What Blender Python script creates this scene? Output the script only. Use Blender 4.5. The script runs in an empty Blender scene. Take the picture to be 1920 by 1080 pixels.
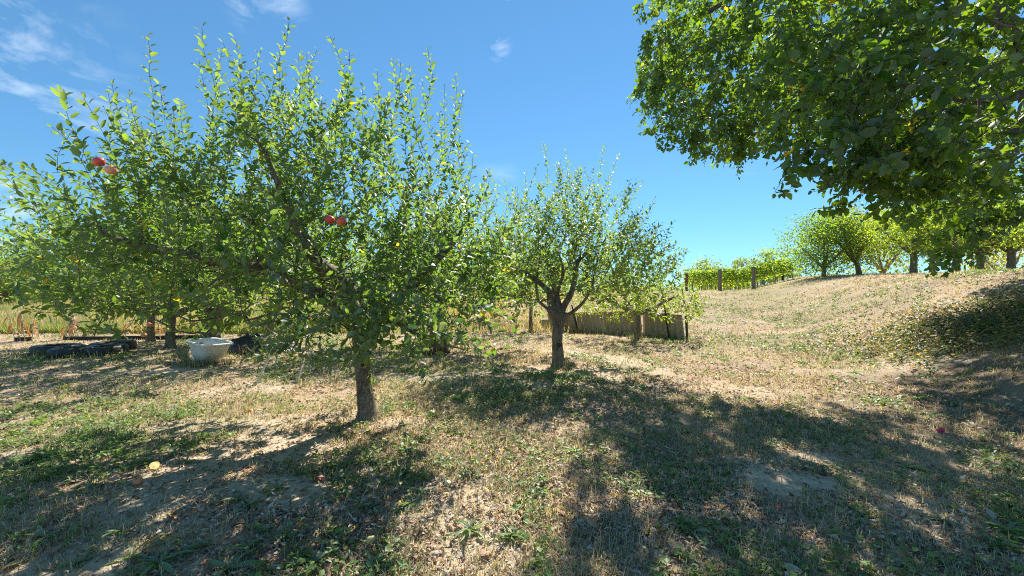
import bpy, math, random
import numpy as np
from mathutils import Vector, Matrix

rng = np.random.default_rng(11)
random.seed(11)
sc = bpy.context.scene
COL = sc.collection
R = math.radians

# ------------------------------------------------------------------ camera
F, CX, HY, EYE = 773.0, 960.0, 545.0, 1.6
cam_d = bpy.data.cameras.new('camera'); cam = bpy.data.objects.new('camera', cam_d); COL.objects.link(cam)
cam_d.sensor_width = 36; cam_d.lens = 36 * F / 1920; cam_d.clip_start = 0.05; cam_d.clip_end = 6000
cam.location = (0, 0, EYE); cam.rotation_euler = (R(90) + math.atan(5 / F), 0, 0)
sc.camera = cam

# ------------------------------------------------------------------ light
SUN_EL, SUN_AZ = R(46), math.atan2(0.40, 1.0)         # azimuth measured from +Y towards +X
sun_dir = Vector((math.sin(SUN_AZ) * math.cos(SUN_EL), math.cos(SUN_AZ) * math.cos(SUN_EL), math.sin(SUN_EL)))
sl = bpy.data.lights.new('sun', 'SUN'); sl.energy = 4.7; sl.angle = R(0.53); sl.color = (1.0, 0.95, 0.86)
so = bpy.data.objects.new('sun', sl); COL.objects.link(so)
so.rotation_euler = (-sun_dir).to_track_quat('-Z', 'Y').to_euler(); so.location = (0, 0, 30)
w = bpy.data.worlds.new('World'); sc.world = w; w.use_nodes = True
nt = w.node_tree; nt.nodes.clear()
def N(t, **k):
    n = nt.nodes.new(t)
    for a, b in k.items(): setattr(n, a, b)
    return n
def LK(a, b): nt.links.new(a, b)
sky = N('ShaderNodeTexSky', sky_type='NISHITA'); sky.sun_disc = False
sky.sun_elevation = SUN_EL; sky.sun_rotation = SUN_AZ
sky.altitude = 400; sky.air_density = 1.0; sky.dust_density = 0.0; sky.ozone_density = 4.0
gm = N('ShaderNodeGamma'); gm.inputs[1].default_value = 0.74; LK(sky.outputs[0], gm.inputs[0])
hs = N('ShaderNodeMixRGB', blend_type='MULTIPLY'); hs.inputs[0].default_value = 1; hs.inputs[2].default_value = (0.50, 0.89, 1.10, 1); LK(gm.outputs[0], hs.inputs[1])
tc = N('ShaderNodeTexCoord')
mp = N('ShaderNodeMapping'); mp.inputs['Scale'].default_value = (1.0, 1.0, 2.6); mp.inputs['Rotation'].default_value = (0.1, 0.25, 0.3)
LK(tc.outputs['Generated'], mp.inputs[0])
nz = N('ShaderNodeTexNoise'); nz.inputs['Scale'].default_value = 5.5; nz.inputs['Detail'].default_value = 9; nz.inputs['Roughness'].default_value = 0.62; nz.inputs['Distortion'].default_value = 0.5
LK(mp.outputs[0], nz.inputs['Vector'])
cr = N('ShaderNodeValToRGB'); cr.color_ramp.elements[0].position = 0.50; cr.color_ramp.elements[1].position = 0.74
LK(nz.outputs[0], cr.inputs[0])
def cloud_at(px, py, lo, hi, amp):
    d = Vector(((px - CX) / F, 1, (HY - py) / F)).normalized()
    dt = N('ShaderNodeVectorMath', operation='DOT_PRODUCT'); LK(tc.outputs['Generated'], dt.inputs[0]); dt.inputs[1].default_value = d
    mr = N('ShaderNodeMapRange', interpolation_type='SMOOTHSTEP')
    mr.inputs[1].default_value = math.cos(R(hi)); mr.inputs[2].default_value = math.cos(R(lo)); mr.inputs[4].default_value = amp
    LK(dt.outputs['Value'], mr.inputs[0]); return mr.outputs[0]
acc = None
for a in ((25, 195, 1, 7, 0.45), (60, 330, 1, 7, 0.5), (0,260,1,6,.4), (500, 5, 1, 4.5, 0.55), (925, 75, .3, 2.6, .8), (975, 10, .3, 2.0, .8), (1410, 290, .3, 2.6, .6), (930, 335, .5, 3.5, .22), (-500, 200, 2, 24, 0.8), (200, -900, 2, 25, 0.6), (2600, 100, 2, 25, .6)):
    s = cloud_at(*a)
    if acc is None: acc = s
    else:
        m = N('ShaderNodeMath', operation='MAXIMUM'); LK(acc, m.inputs[0]); LK(s, m.inputs[1]); acc = m.outputs[0]
mm = N('ShaderNodeMath', operation='MULTIPLY'); LK(cr.outputs[0], mm.inputs[0]); LK(acc, mm.inputs[1])
mx = N('ShaderNodeMixRGB'); LK(mm.outputs[0], mx.inputs[0]); LK(hs.outputs[0], mx.inputs[1]); mx.inputs[2].default_value = (5.2, 5.8, 6.3, 1)
bg = N('ShaderNodeBackground'); bg.inputs[1].default_value = 0.10; LK(mx.outputs[0], bg.inputs[0])
wo = N('ShaderNodeOutputWorld'); LK(bg.outputs[0], wo.inputs[0])
sc.view_settings.view_transform = 'Standard'; sc.view_settings.look = 'None'
sc.view_settings.exposure = 1.18; sc.view_settings.gamma = 1; sc.view_settings.use_curve_mapping = False
sc.render.engine = 'CYCLES'
sc.cycles.max_bounces = 7; sc.cycles.diffuse_bounces = 4; sc.cycles.glossy_bounces = 2; sc.cycles.transmission_bounces = 4
sc.cycles.filter_width = 1.05; sc.cycles.use_denoising = False; sc.cycles.use_adaptive_sampling = True; sc.cycles.adaptive_threshold = 0.005
try: sc.cycles.denoiser = 'OPENIMAGEDENOISE'
except Exception: pass

# ------------------------------------------------------------------ noise and terrain
def h2(ix, iy, seed):
    a = (ix.astype(np.int64) * 374761393 + iy.astype(np.int64) * 668265263 + seed * 1442695041) & 0xffffffff
    a = ((a ^ (a >> 13)) * 1274126177) & 0xffffffff
    a = (a ^ (a >> 16)) & 0xffffff
    return a / float(0xffffff)
def vn(x, y, seed=0):
    x = np.asarray(x, float); y = np.asarray(y, float)
    ix = np.floor(x); iy = np.floor(y); fx = x - ix; fy = y - iy
    fx = fx * fx * (3 - 2 * fx); fy = fy * fy * (3 - 2 * fy)
    a = h2(ix, iy, seed); b = h2(ix + 1, iy, seed); c = h2(ix, iy + 1, seed); d = h2(ix + 1, iy + 1, seed)
    return (a * (1 - fx) + b * fx) * (1 - fy) + (c * (1 - fx) + d * fx) * fy
def fbm(x, y, o=4, seed=0):
    s = 0; a = .5; t = 0
    for i in range(o):
        s = s + a * vn(np.asarray(x) * 2 ** i + 17.3 * i, np.asarray(y) * 2 ** i - 9.1 * i, seed + i); t += a; a *= .5
    return s / t
def sst(a, b, x):
    t = np.clip((np.asarray(x, float) - a) / (b - a), 0, 1); return t * t * (3 - 2 * t)
MOUNDS = [(-1.85, 5.1, .5, .07), (.97, 8.6, .8, .10), (2.05, 3.25, .55, .07), (-1.9, 3.1, .6, .08), (-.55, 2.95, .5, .06), (-.9, 6.4, 1.0, .09), (.9, 6.3, .8, .08), (-3.4, 4.2, 1.0, .08), (3.0, 5.9, .9, .06), (-1.6, 4.4, .9, .07), (-3.0, 3.0, 1.0, .06)]
def H(x, y):
    x = np.asarray(x, float); y = np.asarray(y, float)
    d = np.hypot(x, y)
    base = 1.45 * sst(13, 31, y + .35 * x) * sst(-8, 13, x) + 0.25 * sst(14, 40, y) * (1 - sst(-8, 13, x))
    base = base + .012 * np.clip(y, 0, 12)
    toe = 3.0 + .43 * np.clip(y, -4, 60)
    t = sst(0, 6.6, x - toe + .5 * (vn(y * .35, x * .1, 5) - .5)) 
    plat = 2.08 + .034 * (np.clip(y, 8, 34) - 10) + .25 * (vn(x * .11, y * .11, 8) - .5) * sst(12, 18, y)
    z = base * (1 - t) + plat * t
    z = z - 3.5 * sst(30, 60, y) * sst(8, 22, x)
    for mx_, my_, r, a in MOUNDS: z = z + a * np.exp(-((x - mx_) ** 2 + (y - my_) ** 2) / (r * r))
    amp = 1 - .7 * sst(15, 60, d)
    z = z + amp * (.10 * (fbm(x * .55, y * .55, 3, 21) - .5) + .05 * (fbm(x * 2.2, y * 2.2, 3, 31) - .5)) - 0.0
    return z
H0 = float(H(0, 0))
_H = H
def H(x, y): return _H(x, y) - H0
def gz(x, y): return float(H(x, y))
def P(px, py, Y): return np.array([(px - CX) / F * Y, Y, EYE - (py - HY) / F * Y])
def G(px, py, start=1.0):
    Y = np.arange(start, 120, .02); X = (px - CX) / F * Y; Z = EYE - (py - HY) / F * Y
    k = np.nonzero(H(X, Y) >= Z)[0]
    k = k[0] if len(k) else -1
    return np.array([X[k], Y[k], gz(X[k], Y[k])])

# ------------------------------------------------------------------ helpers
def raw_mesh(name, V, faces, col=None, smooth=False):
    V = np.asarray(V, np.float32).reshape(-1, 3)
    if not isinstance(faces, list): faces = [faces]
    faces = [np.asarray(f, np.int32) for f in faces if len(f)]
    me = bpy.data.meshes.new(name)
    tot = np.concatenate([np.full(len(f), f.shape[1], np.int32) for f in faces])
    lv = np.concatenate([f.ravel() for f in faces])
    me.vertices.add(len(V)); me.vertices.foreach_set('co', V.ravel())
    me.loops.add(len(lv)); me.loops.foreach_set('vertex_index', lv)
    me.polygons.add(len(tot)); st = np.zeros(len(tot), np.int32); st[1:] = np.cumsum(tot)[:-1]
    me.polygons.foreach_set('loop_start', st)
    try: me.polygons.foreach_set('loop_total', tot)
    except Exception: pass
    if smooth: me.polygons.foreach_set('use_smooth', np.ones(len(tot), bool))
    me.update(calc_edges=True)
    if col is not None:
        c = np.ones((len(V), 4), np.float32); c[:, :3] = col
        at = me.color_attributes.new('col', 'FLOAT_COLOR', 'POINT'); at.data.foreach_set('color', c.ravel())
    return me
def link(name, me, mat=None, parent=None, loc=None):
    o = bpy.data.objects.new(name, me); COL.objects.link(o)
    if mat is not None and not me.materials: me.materials.append(mat)
    if parent is not None: o.parent = parent
    if loc is not None: o.location = loc
    return o
def mk(name, V, faces, mat, col=None, parent=None, smooth=False, loc=None):
    return link(name, raw_mesh(name, V, faces, col, smooth), mat, parent, loc)
def tag(o, label=None, cat=None, group=None, kind=None):
    if label: o['label'] = label
    if cat: o['category'] = cat
    if group: o['group'] = group
    if kind: o['kind'] = kind
    return o
def thing(name, label, cat, loc, rz=0, group=None):
    o = bpy.data.objects.new(name, None); COL.objects.link(o); o.location = loc; o.rotation_euler = (0, 0, rz)
    return tag(o, label, cat, group)
def unit(v):
    v = np.asarray(v, float); return v / (np.linalg.norm(v, axis=-1, keepdims=True) + 1e-9)

class Tubes:
    def __init__(s): s.V = []; s.Q = []; s.n = 0; s.C = []
    def add(s, pts, rad, sides=5, rough=0.0, col=None, cap=True):
        pts = np.asarray(pts, float); n = len(pts); rad = np.broadcast_to(np.asarray(rad, float), (n,))
        t = np.gradient(pts, axis=0); t = unit(t)
        ref = np.array([0, 0, 1.]) if abs(t[0, 2]) < .9 else np.array([1., 0, 0])
        u = np.zeros_like(pts); a = unit(np.cross(t[0], ref)); 
        for i in range(n):
            a = a - t[i] * np.dot(a, t[i]); a = a / (np.linalg.norm(a) + 1e-9); u[i] = a
        v = np.cross(t, u)
        th = np.arange(sides) * 2 * math.pi / sides
        rr = rad[:, None] * np.ones(sides)[None]
        if rough:
            k = np.cumsum(np.r_[0, np.linalg.norm(np.diff(pts, axis=0), axis=1)])
            lob = vn(np.cos(th)[None] * 1.6 + 7 + k[:, None] * 1.1, np.sin(th)[None] * 1.6 + k[:, None] * 2.3, 3) - .5
            fine = vn(th[None] * 3.2 + 0 * k[:, None], k[:, None] * 9, 9) - .5
            rr = rr * (1 + rough * (1.7 * lob + .8 * fine)) * (1 + rough * .9 * (vn(th[None] * 1.9 + 3, k[:, None] * 3.2, 12) > .8) * .5)
        ring = pts[:, None] + rr[..., None] * (np.cos(th)[None, :, None] * u[:, None] + np.sin(th)[None, :, None] * v[:, None])
        s.V.append(ring.reshape(-1, 3))
        i, j = np.meshgrid(np.arange(n - 1), np.arange(sides), indexing='ij'); j2 = (j + 1) % sides
        q = np.stack([i * sides + j, i * sides + j2, (i + 1) * sides + j2, (i + 1) * sides + j], -1).reshape(-1, 4) + s.n
        s.Q.append(q)
        m = n * sides
        if cap and sides > 3:
            s.V.append(pts[[0, -1]])
            jj = np.arange(sides); j2 = (jj + 1) % sides
            s.Q.append(np.stack([jj * 0 + m, j2, jj, jj * 0 + m], -1)[:, [0, 1, 2, 2]] * 0 + np.stack([jj * 0 + m, j2, jj, jj * 0 + m], -1) + s.n if False else np.zeros((0, 4), int))
            s.T = getattr(s, 'T', [])
            s.T.append(np.stack([jj * 0 + m, j2, jj], -1) + s.n)
            s.T.append(np.stack([jj * 0 + m + 1, jj + (n - 1) * sides, j2 + (n - 1) * sides], -1) + s.n)
            m += 2
        s.n += m
        if col is not None: s.C.append(np.tile(np.asarray(col, float), (m, 1)))
        return s
    def build(s, name, mat, parent=None, smooth=True, loc=None):
        fs = [np.concatenate(s.Q)]
        if getattr(s, 'T', None): fs.append(np.concatenate(s.T))
        return mk(name, np.concatenate(s.V), fs, mat, np.concatenate(s.C) if s.C else None, parent, smooth, loc)

# leaf templates: (along, side, normal), faces
LEAF_MID = (np.array([(0, 0, 0), (.30, .46, .05), (.68, .40, .01), (1, 0, -.16), (.68, -.40, .01), (.30, -.46, .05), (.5, 0, -.05)]),
            [np.array([(0, 1, 2, 6), (0, 6, 4, 5)]), np.array([(6, 2, 3), (6, 3, 4)])])
LEAF_LOW = (np.array([(0, 0, 0), (.45, .5, .08), (1, 0, -.12), (.45, -.5, .08)]), [np.array([(0, 1, 2), (0, 2, 3)])])
LEAF_FOUR = (np.array([(0, 0, 0), (.32, .47, .06), (.72, .36, .02), (1, 0, -.14), (.72, -.36, .02), (.32, -.47, .06)]),
             [np.array([(0, 1, 2, 3), (0, 3, 4, 5)])])
class Leaves:
    def __init__(s): s.p = []; s.d = []; s.n = []; s.L = []; s.W = []; s.c = []
    def add(s, p, d, n, L, W, c):
        s.p.append(p); s.d.append(d); s.n.append(n); s.L.append(L); s.W.append(W); s.c.append(c)
    def arr(s):
        if not isinstance(s.p, np.ndarray):
            s.p = np.concatenate([np.atleast_2d(a) for a in s.p]); s.d = unit(np.concatenate([np.atleast_2d(a) for a in s.d]))
            s.n = np.concatenate([np.atleast_2d(a) for a in s.n])
            s.L = np.concatenate([np.atleast_1d(a) for a in s.L]); s.W = np.concatenate([np.atleast_1d(a) for a in s.W])
            s.c = np.concatenate([np.atleast_2d(a) for a in s.c])
        sd = unit(np.cross(s.d, s.n)); nn = np.cross(sd, s.d)
        return s.p, s.d, sd, nn, s.L, s.W, s.c
    def keep(s, m):
        for a in 'pdnLWc': setattr(s, a, getattr(s, a)[m])
    def build(s, name, mat, parent=None, tpl=LEAF_MID, loc=(0, 0, 0), curl=None):
        p, d, sd, nn, L, W, c = s.arr(); T, fs = tpl; k = len(T); n = len(p)
        cu = np.ones(n) if curl is None else curl
        V = (p[:, None] + T[None, :, 0, None] * (L[:, None, None] * d[:, None]) + T[None, :, 1, None] * (W[:, None, None] * sd[:, None])
             + T[None, :, 2, None] * ((L * cu)[:, None, None] * nn[:, None]))
        V = V - np.asarray(loc)
        off = (np.arange(n) * k)[:, None, None]
        faces = [(f[None] + off).reshape(-1, f.shape[1]) for f in fs]
        return mk(name, V.reshape(-1, 3), faces, mat, np.repeat(c, k, 0), parent)

# ------------------------------------------------------------------ materials
def newmat(name):
    m = bpy.data.materials.new(name); m.use_nodes = True; t = m.node_tree; t.nodes.clear()
    return m, t, (lambda ty, **k: [n := t.nodes.new(ty), [setattr(n, a, b) for a, b in k.items()]][0]), (lambda a, b: t.links.new(a, b))
def leaf_mat(name, trans=.45, rough=.45, gain=(2.6, 2.5, .55), spec=.5):
    m, t, n, l = newmat(name)
    at = n('ShaderNodeAttribute', attribute_name='col')
    g = n('ShaderNodeNewGeometry')
    # underside paler than the upper face
    un = n('ShaderNodeMixRGB', blend_type='MIX'); un.inputs[2].default_value = (.26, .31, .25, 1)
    mfac = n('ShaderNodeMath', operation='MULTIPLY'); l(g.outputs['Backfacing'], mfac.inputs[0]); mfac.inputs[1].default_value = .5
    l(mfac.outputs[0], un.inputs[0]); l(at.outputs['Color'], un.inputs[1])
    p = n('ShaderNodeBsdfPrincipled'); p.inputs['Roughness'].default_value = rough; p.inputs['Specular IOR Level'].default_value = spec
    l(un.outputs[0], p.inputs['Base Color'])
    mu = n('ShaderNodeMixRGB', blend_type='MULTIPLY'); mu.inputs[0].default_value = 1; mu.inputs[2].default_value = (*gain, 1); l(at.outputs['Color'], mu.inputs[1])
    tr = n('ShaderNodeBsdfTranslucent'); l(mu.outputs[0], tr.inputs[0])
    mx = n('ShaderNodeMixShader'); mx.inputs[0].default_value = trans; l(p.outputs[0], mx.inputs[1]); l(tr.outputs[0], mx.inputs[2])
    o = n('ShaderNodeOutputMaterial'); l(mx.outputs[0], o.inputs[0]); return m
def noise_mat(name, c1, c2, scale=8, rough=.85, bump=.3, stretch=(1, 1, 1), spec=.25, detail=6, c3=None, bscale=None, dist=.02):
    m, t, n, l = newmat(name)
    tc = n('ShaderNodeTexCoord'); mp = n('ShaderNodeMapping'); mp.inputs['Scale'].default_value = stretch; l(tc.outputs['Object'], mp.inputs[0])
    nz = n('ShaderNodeTexNoise'); nz.inputs['Scale'].default_value = scale; nz.inputs['Detail'].default_value = detail; nz.inputs['Roughness'].default_value = .65; l(mp.outputs[0], nz.inputs['Vector'])
    cr = n('ShaderNodeValToRGB'); e = cr.color_ramp.elements; e[0].position = .32; e[0].color = (*c1, 1); e[1].position = .68; e[1].color = (*c2, 1); l(nz.outputs[0], cr.inputs[0])
    if c3: k = e.new(.5); k.color = (*c3, 1)
    p = n('ShaderNodeBsdfPrincipled'); p.inputs['Roughness'].default_value = rough; p.inputs['Specular IOR Level'].default_value = spec
    l(cr.outputs[0], p.inputs['Base Color'])
    nb = n('ShaderNodeTexNoise'); nb.inputs['Scale'].default_value = bscale or scale * 3; nb.inputs['Detail'].default_value = 5; l(mp.outputs[0], nb.inputs['Vector'])
    b = n('ShaderNodeBump'); b.inputs['Strength'].default_value = bump; b.inputs['Distance'].default_value = dist; l(nb.outputs[0], b.inputs['Height']); l(b.outputs[0], p.inputs['Normal'])
    o = n('ShaderNodeOutputMaterial'); l(p.outputs[0], o.inputs[0]); return m
def bark_mat(name, c1, c2, c3):
    m, t, n, l = newmat(name)
    tc = n('ShaderNodeTexCoord'); mp = n('ShaderNodeMapping'); mp.inputs['Scale'].default_value = (1, 1, .28); l(tc.outputs['Object'], mp.inputs[0])
    vo = n('ShaderNodeTexVoronoi', feature='DISTANCE_TO_EDGE'); vo.inputs['Scale'].default_value = 34
    nz = n('ShaderNodeTexNoise'); nz.inputs['Scale'].default_value = 12; nz.inputs['Detail'].default_value = 8; nz.inputs['Roughness'].default_value = .7
    ad = n('ShaderNodeMixRGB', blend_type='ADD'); ad.inputs[0].default_value = .12; l(mp.outputs[0], ad.inputs[1]); l(nz.outputs[1], ad.inputs[2]); l(mp.outputs[0], nz.inputs['Vector']); l(ad.outputs[0], vo.inputs['Vector'])
    cr = n('ShaderNodeValToRGB'); e = cr.color_ramp.elements; e[0].position = .3; e[0].color = (*c1, 1); e[1].position = .72; e[1].color = (*c2, 1); l(nz.outputs[0], cr.inputs[0])
    n2 = n('ShaderNodeTexNoise'); n2.inputs['Scale'].default_value = 3.5; n2.inputs['Detail'].default_value = 5; l(tc.outputs['Object'], n2.inputs['Vector'])
    r2 = n('ShaderNodeValToRGB'); r2.color_ramp.elements[0].position = .5; r2.color_ramp.elements[1].position = .7; l(n2.outputs[0], r2.inputs[0])
    mx = n('ShaderNodeMixRGB'); mx.inputs[2].default_value = (*c3, 1); l(cr.outputs[0], mx.inputs[1])
    ml = n('ShaderNodeMath', operation='MULTIPLY'); l(r2.outputs[0], ml.inputs[0]); ml.inputs[1].default_value = .6; l(ml.outputs[0], mx.inputs[0])
    p = n('ShaderNodeBsdfPrincipled'); p.inputs['Roughness'].default_value = .85; p.inputs['Specular IOR Level'].default_value = .25; l(mx.outputs[0], p.inputs['Base Color'])
    mr = n('ShaderNodeMapRange'); mr.inputs[2].default_value = .18; l(vo.outputs['Distance'], mr.inputs[0])
    sm = n('ShaderNodeMath', operation='ADD'); l(mr.outputs[0], sm.inputs[0]); l(nz.outputs[0], sm.inputs[1])
    b = n('ShaderNodeBump'); b.inputs['Strength'].default_value = .9; b.inputs['Distance'].default_value = .012; l(sm.outputs[0], b.inputs['Height']); l(b.outputs[0], p.inputs['Normal'])
    o = n('ShaderNodeOutputMaterial'); l(p.outputs[0], o.inputs[0]); return m
M = {}
M['apple_leaf'] = leaf_mat('apple_leaf', .43, .46, (2.75, 2.8, .75), .45)
M['broad_leaf'] = leaf_mat('broad_leaf', .45, .48, (5.2, 4.5, .5), .42)
M['far_leaf'] = leaf_mat('far_leaf', .48, .6, (3.9, 3.3, .6))
M['grass'] = leaf_mat('grass_blade', .35, .6, (1.5, 1.45, .8), .3)
M['litter'] = leaf_mat('litter_leaf', .2, .7, (1.3, 1.2, .8), .3)
M['weed'] = leaf_mat('weed_leaf', .38, .5, (2.5, 2.3, .6))
M['bark'] = bark_mat('bark', (.13, .10, .075), (.38, .31, .235), (.30, .30, .21))
M['bark_grey'] = bark_mat('bark_grey', (.10, .085, .07), (.27, .235, .195), (.22, .22, .17))
M['twig'] = noise_mat('twig_bark', (.10, .085, .07), (.20, .18, .16), 14, .7, .1)
M['wood'] = noise_mat('grey_wood', (.13, .105, .08), (.30, .26, .20), 10, .9, .6, (1, 1, .15))
M['dark_wood'] = noise_mat('dark_wood', (.03, .024, .02), (.09, .07, .055), 12, .9, .5, (1, 1, .2))
M['brown_wood'] = noise_mat('brown_wood', (.13, .07, .04), (.28, .17, .10), 10, .85, .5, (1, 1, .2))
M['asbestos'] = noise_mat('fibre_cement', (.32, .25, .165), (.56, .46, .33), 4, .92, .4, (1, 1, .5), .15, 8, (.44, .35, .24), 30)
M['enamel_out'] = noise_mat('tub_shell', (.60, .55, .46), (.80, .76, .67), 30, .6, .25, (1, 1, 1), .4, 8, (.74, .70, .61), 50, .003)
M['enamel_in'] = noise_mat('tub_enamel', (.70, .67, .60), (.84, .82, .77), 5, .22, .02, (1, 1, 1), .5)
M['chrome'] = noise_mat('old_chrome', (.20, .20, .20), (.4, .4, .4), 20, .4, .1)
M['rubber'] = noise_mat('tyre_rubber', (.014, .014, .015), (.045, .043, .04), 6, .55, .2, (1, 1, 1), .5)
M['tarp'] = noise_mat('black_plastic_sheet', (.008, .008, .010), (.02, .02, .024), 3, .42, .15, (1, 1, 1), .6)
M['bluefilm'] = noise_mat('blue_grey_sheet', (.06, .08, .12), (.16, .19, .26), 5, .35, .15, (1, 1, 1), .5)
M['pvc'] = noise_mat('pale_pole', (.50, .47, .38), (.70, .67, .58), 8, .55, .1, (1, 1, 1), .4)
M['palewood'] = noise_mat('pale_wood', (.36, .31, .22), (.54, .48, .37), 9, .8, .3, (1, .2, 1))
M['stone'] = noise_mat('weathered_stone', (.20, .17, .12), (.38, .33, .25), 9, .95, .8)
def apple_mat():
    m, t, n, l = newmat('apple_skin'); at = n('ShaderNodeAttribute', attribute_name='col')
    tc = n('ShaderNodeTexCoord'); nz = n('ShaderNodeTexNoise'); nz.inputs['Scale'].default_value = 22; nz.inputs['Detail'].default_value = 6; l(tc.outputs['Object'], nz.inputs['Vector'])
    mx = n('ShaderNodeMixRGB', blend_type='OVERLAY'); mx.inputs[0].default_value = .45; l(at.outputs['Color'], mx.inputs[1]); l(nz.outputs[0], mx.inputs[2])
    p = n('ShaderNodeBsdfPrincipled'); p.inputs['Roughness'].default_value = .35; p.inputs['Subsurface Weight'].default_value = .1; p.inputs['Subsurface Radius'].default_value = (.02, .006, .003); l(mx.outputs[0], p.inputs['Base Color'])
    o = n('ShaderNodeOutputMaterial'); l(p.outputs[0], o.inputs[0]); return m
M['apple'] = apple_mat()

# ------------------------------------------------------------------ ground
def bare_mask(x, y):
    b = sst(.56, .72, fbm(x * .8, y * .8, 4, 61)) * .8 * (1 - sst(9, 14, np.hypot(x, y)))
    for (bx, by, rx, ry, a) in ((2.15, 3.25, .42, .30, 1), (2.0, 3.6, .3, .2, .6), (-1.75, 3.05, .5, .25, .9), (-.5, 2.85, .4, .22, .8), (-3.3, 4.5, 1.0, .35, .7), (-2.2, 4.7, .8, .25, .6), (3.6, 6.2, .9, .3, .5), (-1.2, 4.6, .5, .2, .6), (.25, 4.5, .5, .2, .6), (.2, 6.2, .5, .25, .5)):
        wob = .35 * (fbm(x * 3, y * 3, 3, 71) - .5)
        b = np.maximum(b, a * (1 - sst(.6, 1.25, np.hypot((x - bx) / rx, (y - by) / ry) + wob)))
    return np.clip(b, 0, 1)
def green_mask(x, y):
    """how green the sward is: 0 straw, 1 lush"""
    g = fbm(x * .45, y * .45, 4, 81)
    g = sst(.46, .76, g)
    path = np.exp(-((x - (1.2 + .42 * y)) / (1.4 + .05 * y)) ** 2) * sst(5.6, 7.5, y) * (1 - sst(17, 24, y))
    g = g * (1 - .8 * path)
    far = sst(11, 18, y)
    g = g * (1 - far) + far * (.55 * sst(.3, .7, fbm(x * .2, y * .2, 3, 85)) * sst(0, 8, x) + .1)
    near = 1 - sst(4.5, 6.5, y)
    g = np.clip(g + .12 * near, 0, 1)
    under = np.exp(-((x + 2.2) / 2.6) ** 2 - ((y - 7.2) / 1.3) ** 2)
    g = np.clip(g + .5 * under, 0, 1)
    g = g * (1 - .65 * np.exp(-((y - 6.1) / 1.1) ** 2) * sst(.2, 2.2, -x) * (1 - .0 * x))
    g = np.clip(g + .85 * np.exp(-((x - (.60 * y)) / 3.2) ** 2) * sst(8.0, 10.5, y) * (1 - sst(24, 30, y)) * sst(.30, .55, fbm(x * .9, y * .9, 3, 87)), 0, 1)
    return g
def soil_col(x, y):
    g = green_mask(x, y)[..., None]; b = bare_mask(x, y)[..., None]
    n = fbm(x * 1.3, y * 1.3, 4, 91)[..., None]; n2 = vn(x * 14, y * 14, 95)[..., None]
    far = sst(12, 40, np.hypot(x, y))[..., None]
    straw = np.array([.40, .295, .21]) * (.75 + .5 * n)
    brown = np.array([.37, .27, .18]) * (.75 + .5 * n)
    olive = np.array([.185, .19, .075]) * (.75 + .5 * n)
    soil = np.array([.56, .46, .33]) * (.9 + .2 * n)
    near = (1 - sst(6, 9, y))[..., None]
    c = straw * (1 - .75 * near) + brown * .75 * near
    c = c * (1 - .55 * g) + olive * .55 * g
    c = c * (1 - b) + soil * b
    c = c * (.8 + .4 * n2 * (1 - .7 * b))
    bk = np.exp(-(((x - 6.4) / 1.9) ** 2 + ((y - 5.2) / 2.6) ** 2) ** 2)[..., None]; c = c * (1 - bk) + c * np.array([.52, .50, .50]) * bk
    farc = np.array([.36, .29, .13]) * (.8 + .4 * n)
    return c * (1 - far * .6) + farc * far * .6
def warp(a, lo, hi, n, k):
    t = np.linspace(-1, 1, n); s = np.sinh(k * t) / np.sinh(k); return np.where(s < 0, -lo * s * -1 * -1, hi * s) if False else np.where(s < 0, lo * -s, hi * s)
xs = warp(0, -3000, 3000, 421, 8.6)
ty = np.linspace(0, 1, 430); ys = -30 + 3030 * (np.sinh(8.2 * ty) / np.sinh(8.2)); 
tneg = np.linspace(0, 1, 24)[1:][::-1]; ys = np.r_[-30 - 500 * tneg ** 2, ys]
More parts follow.
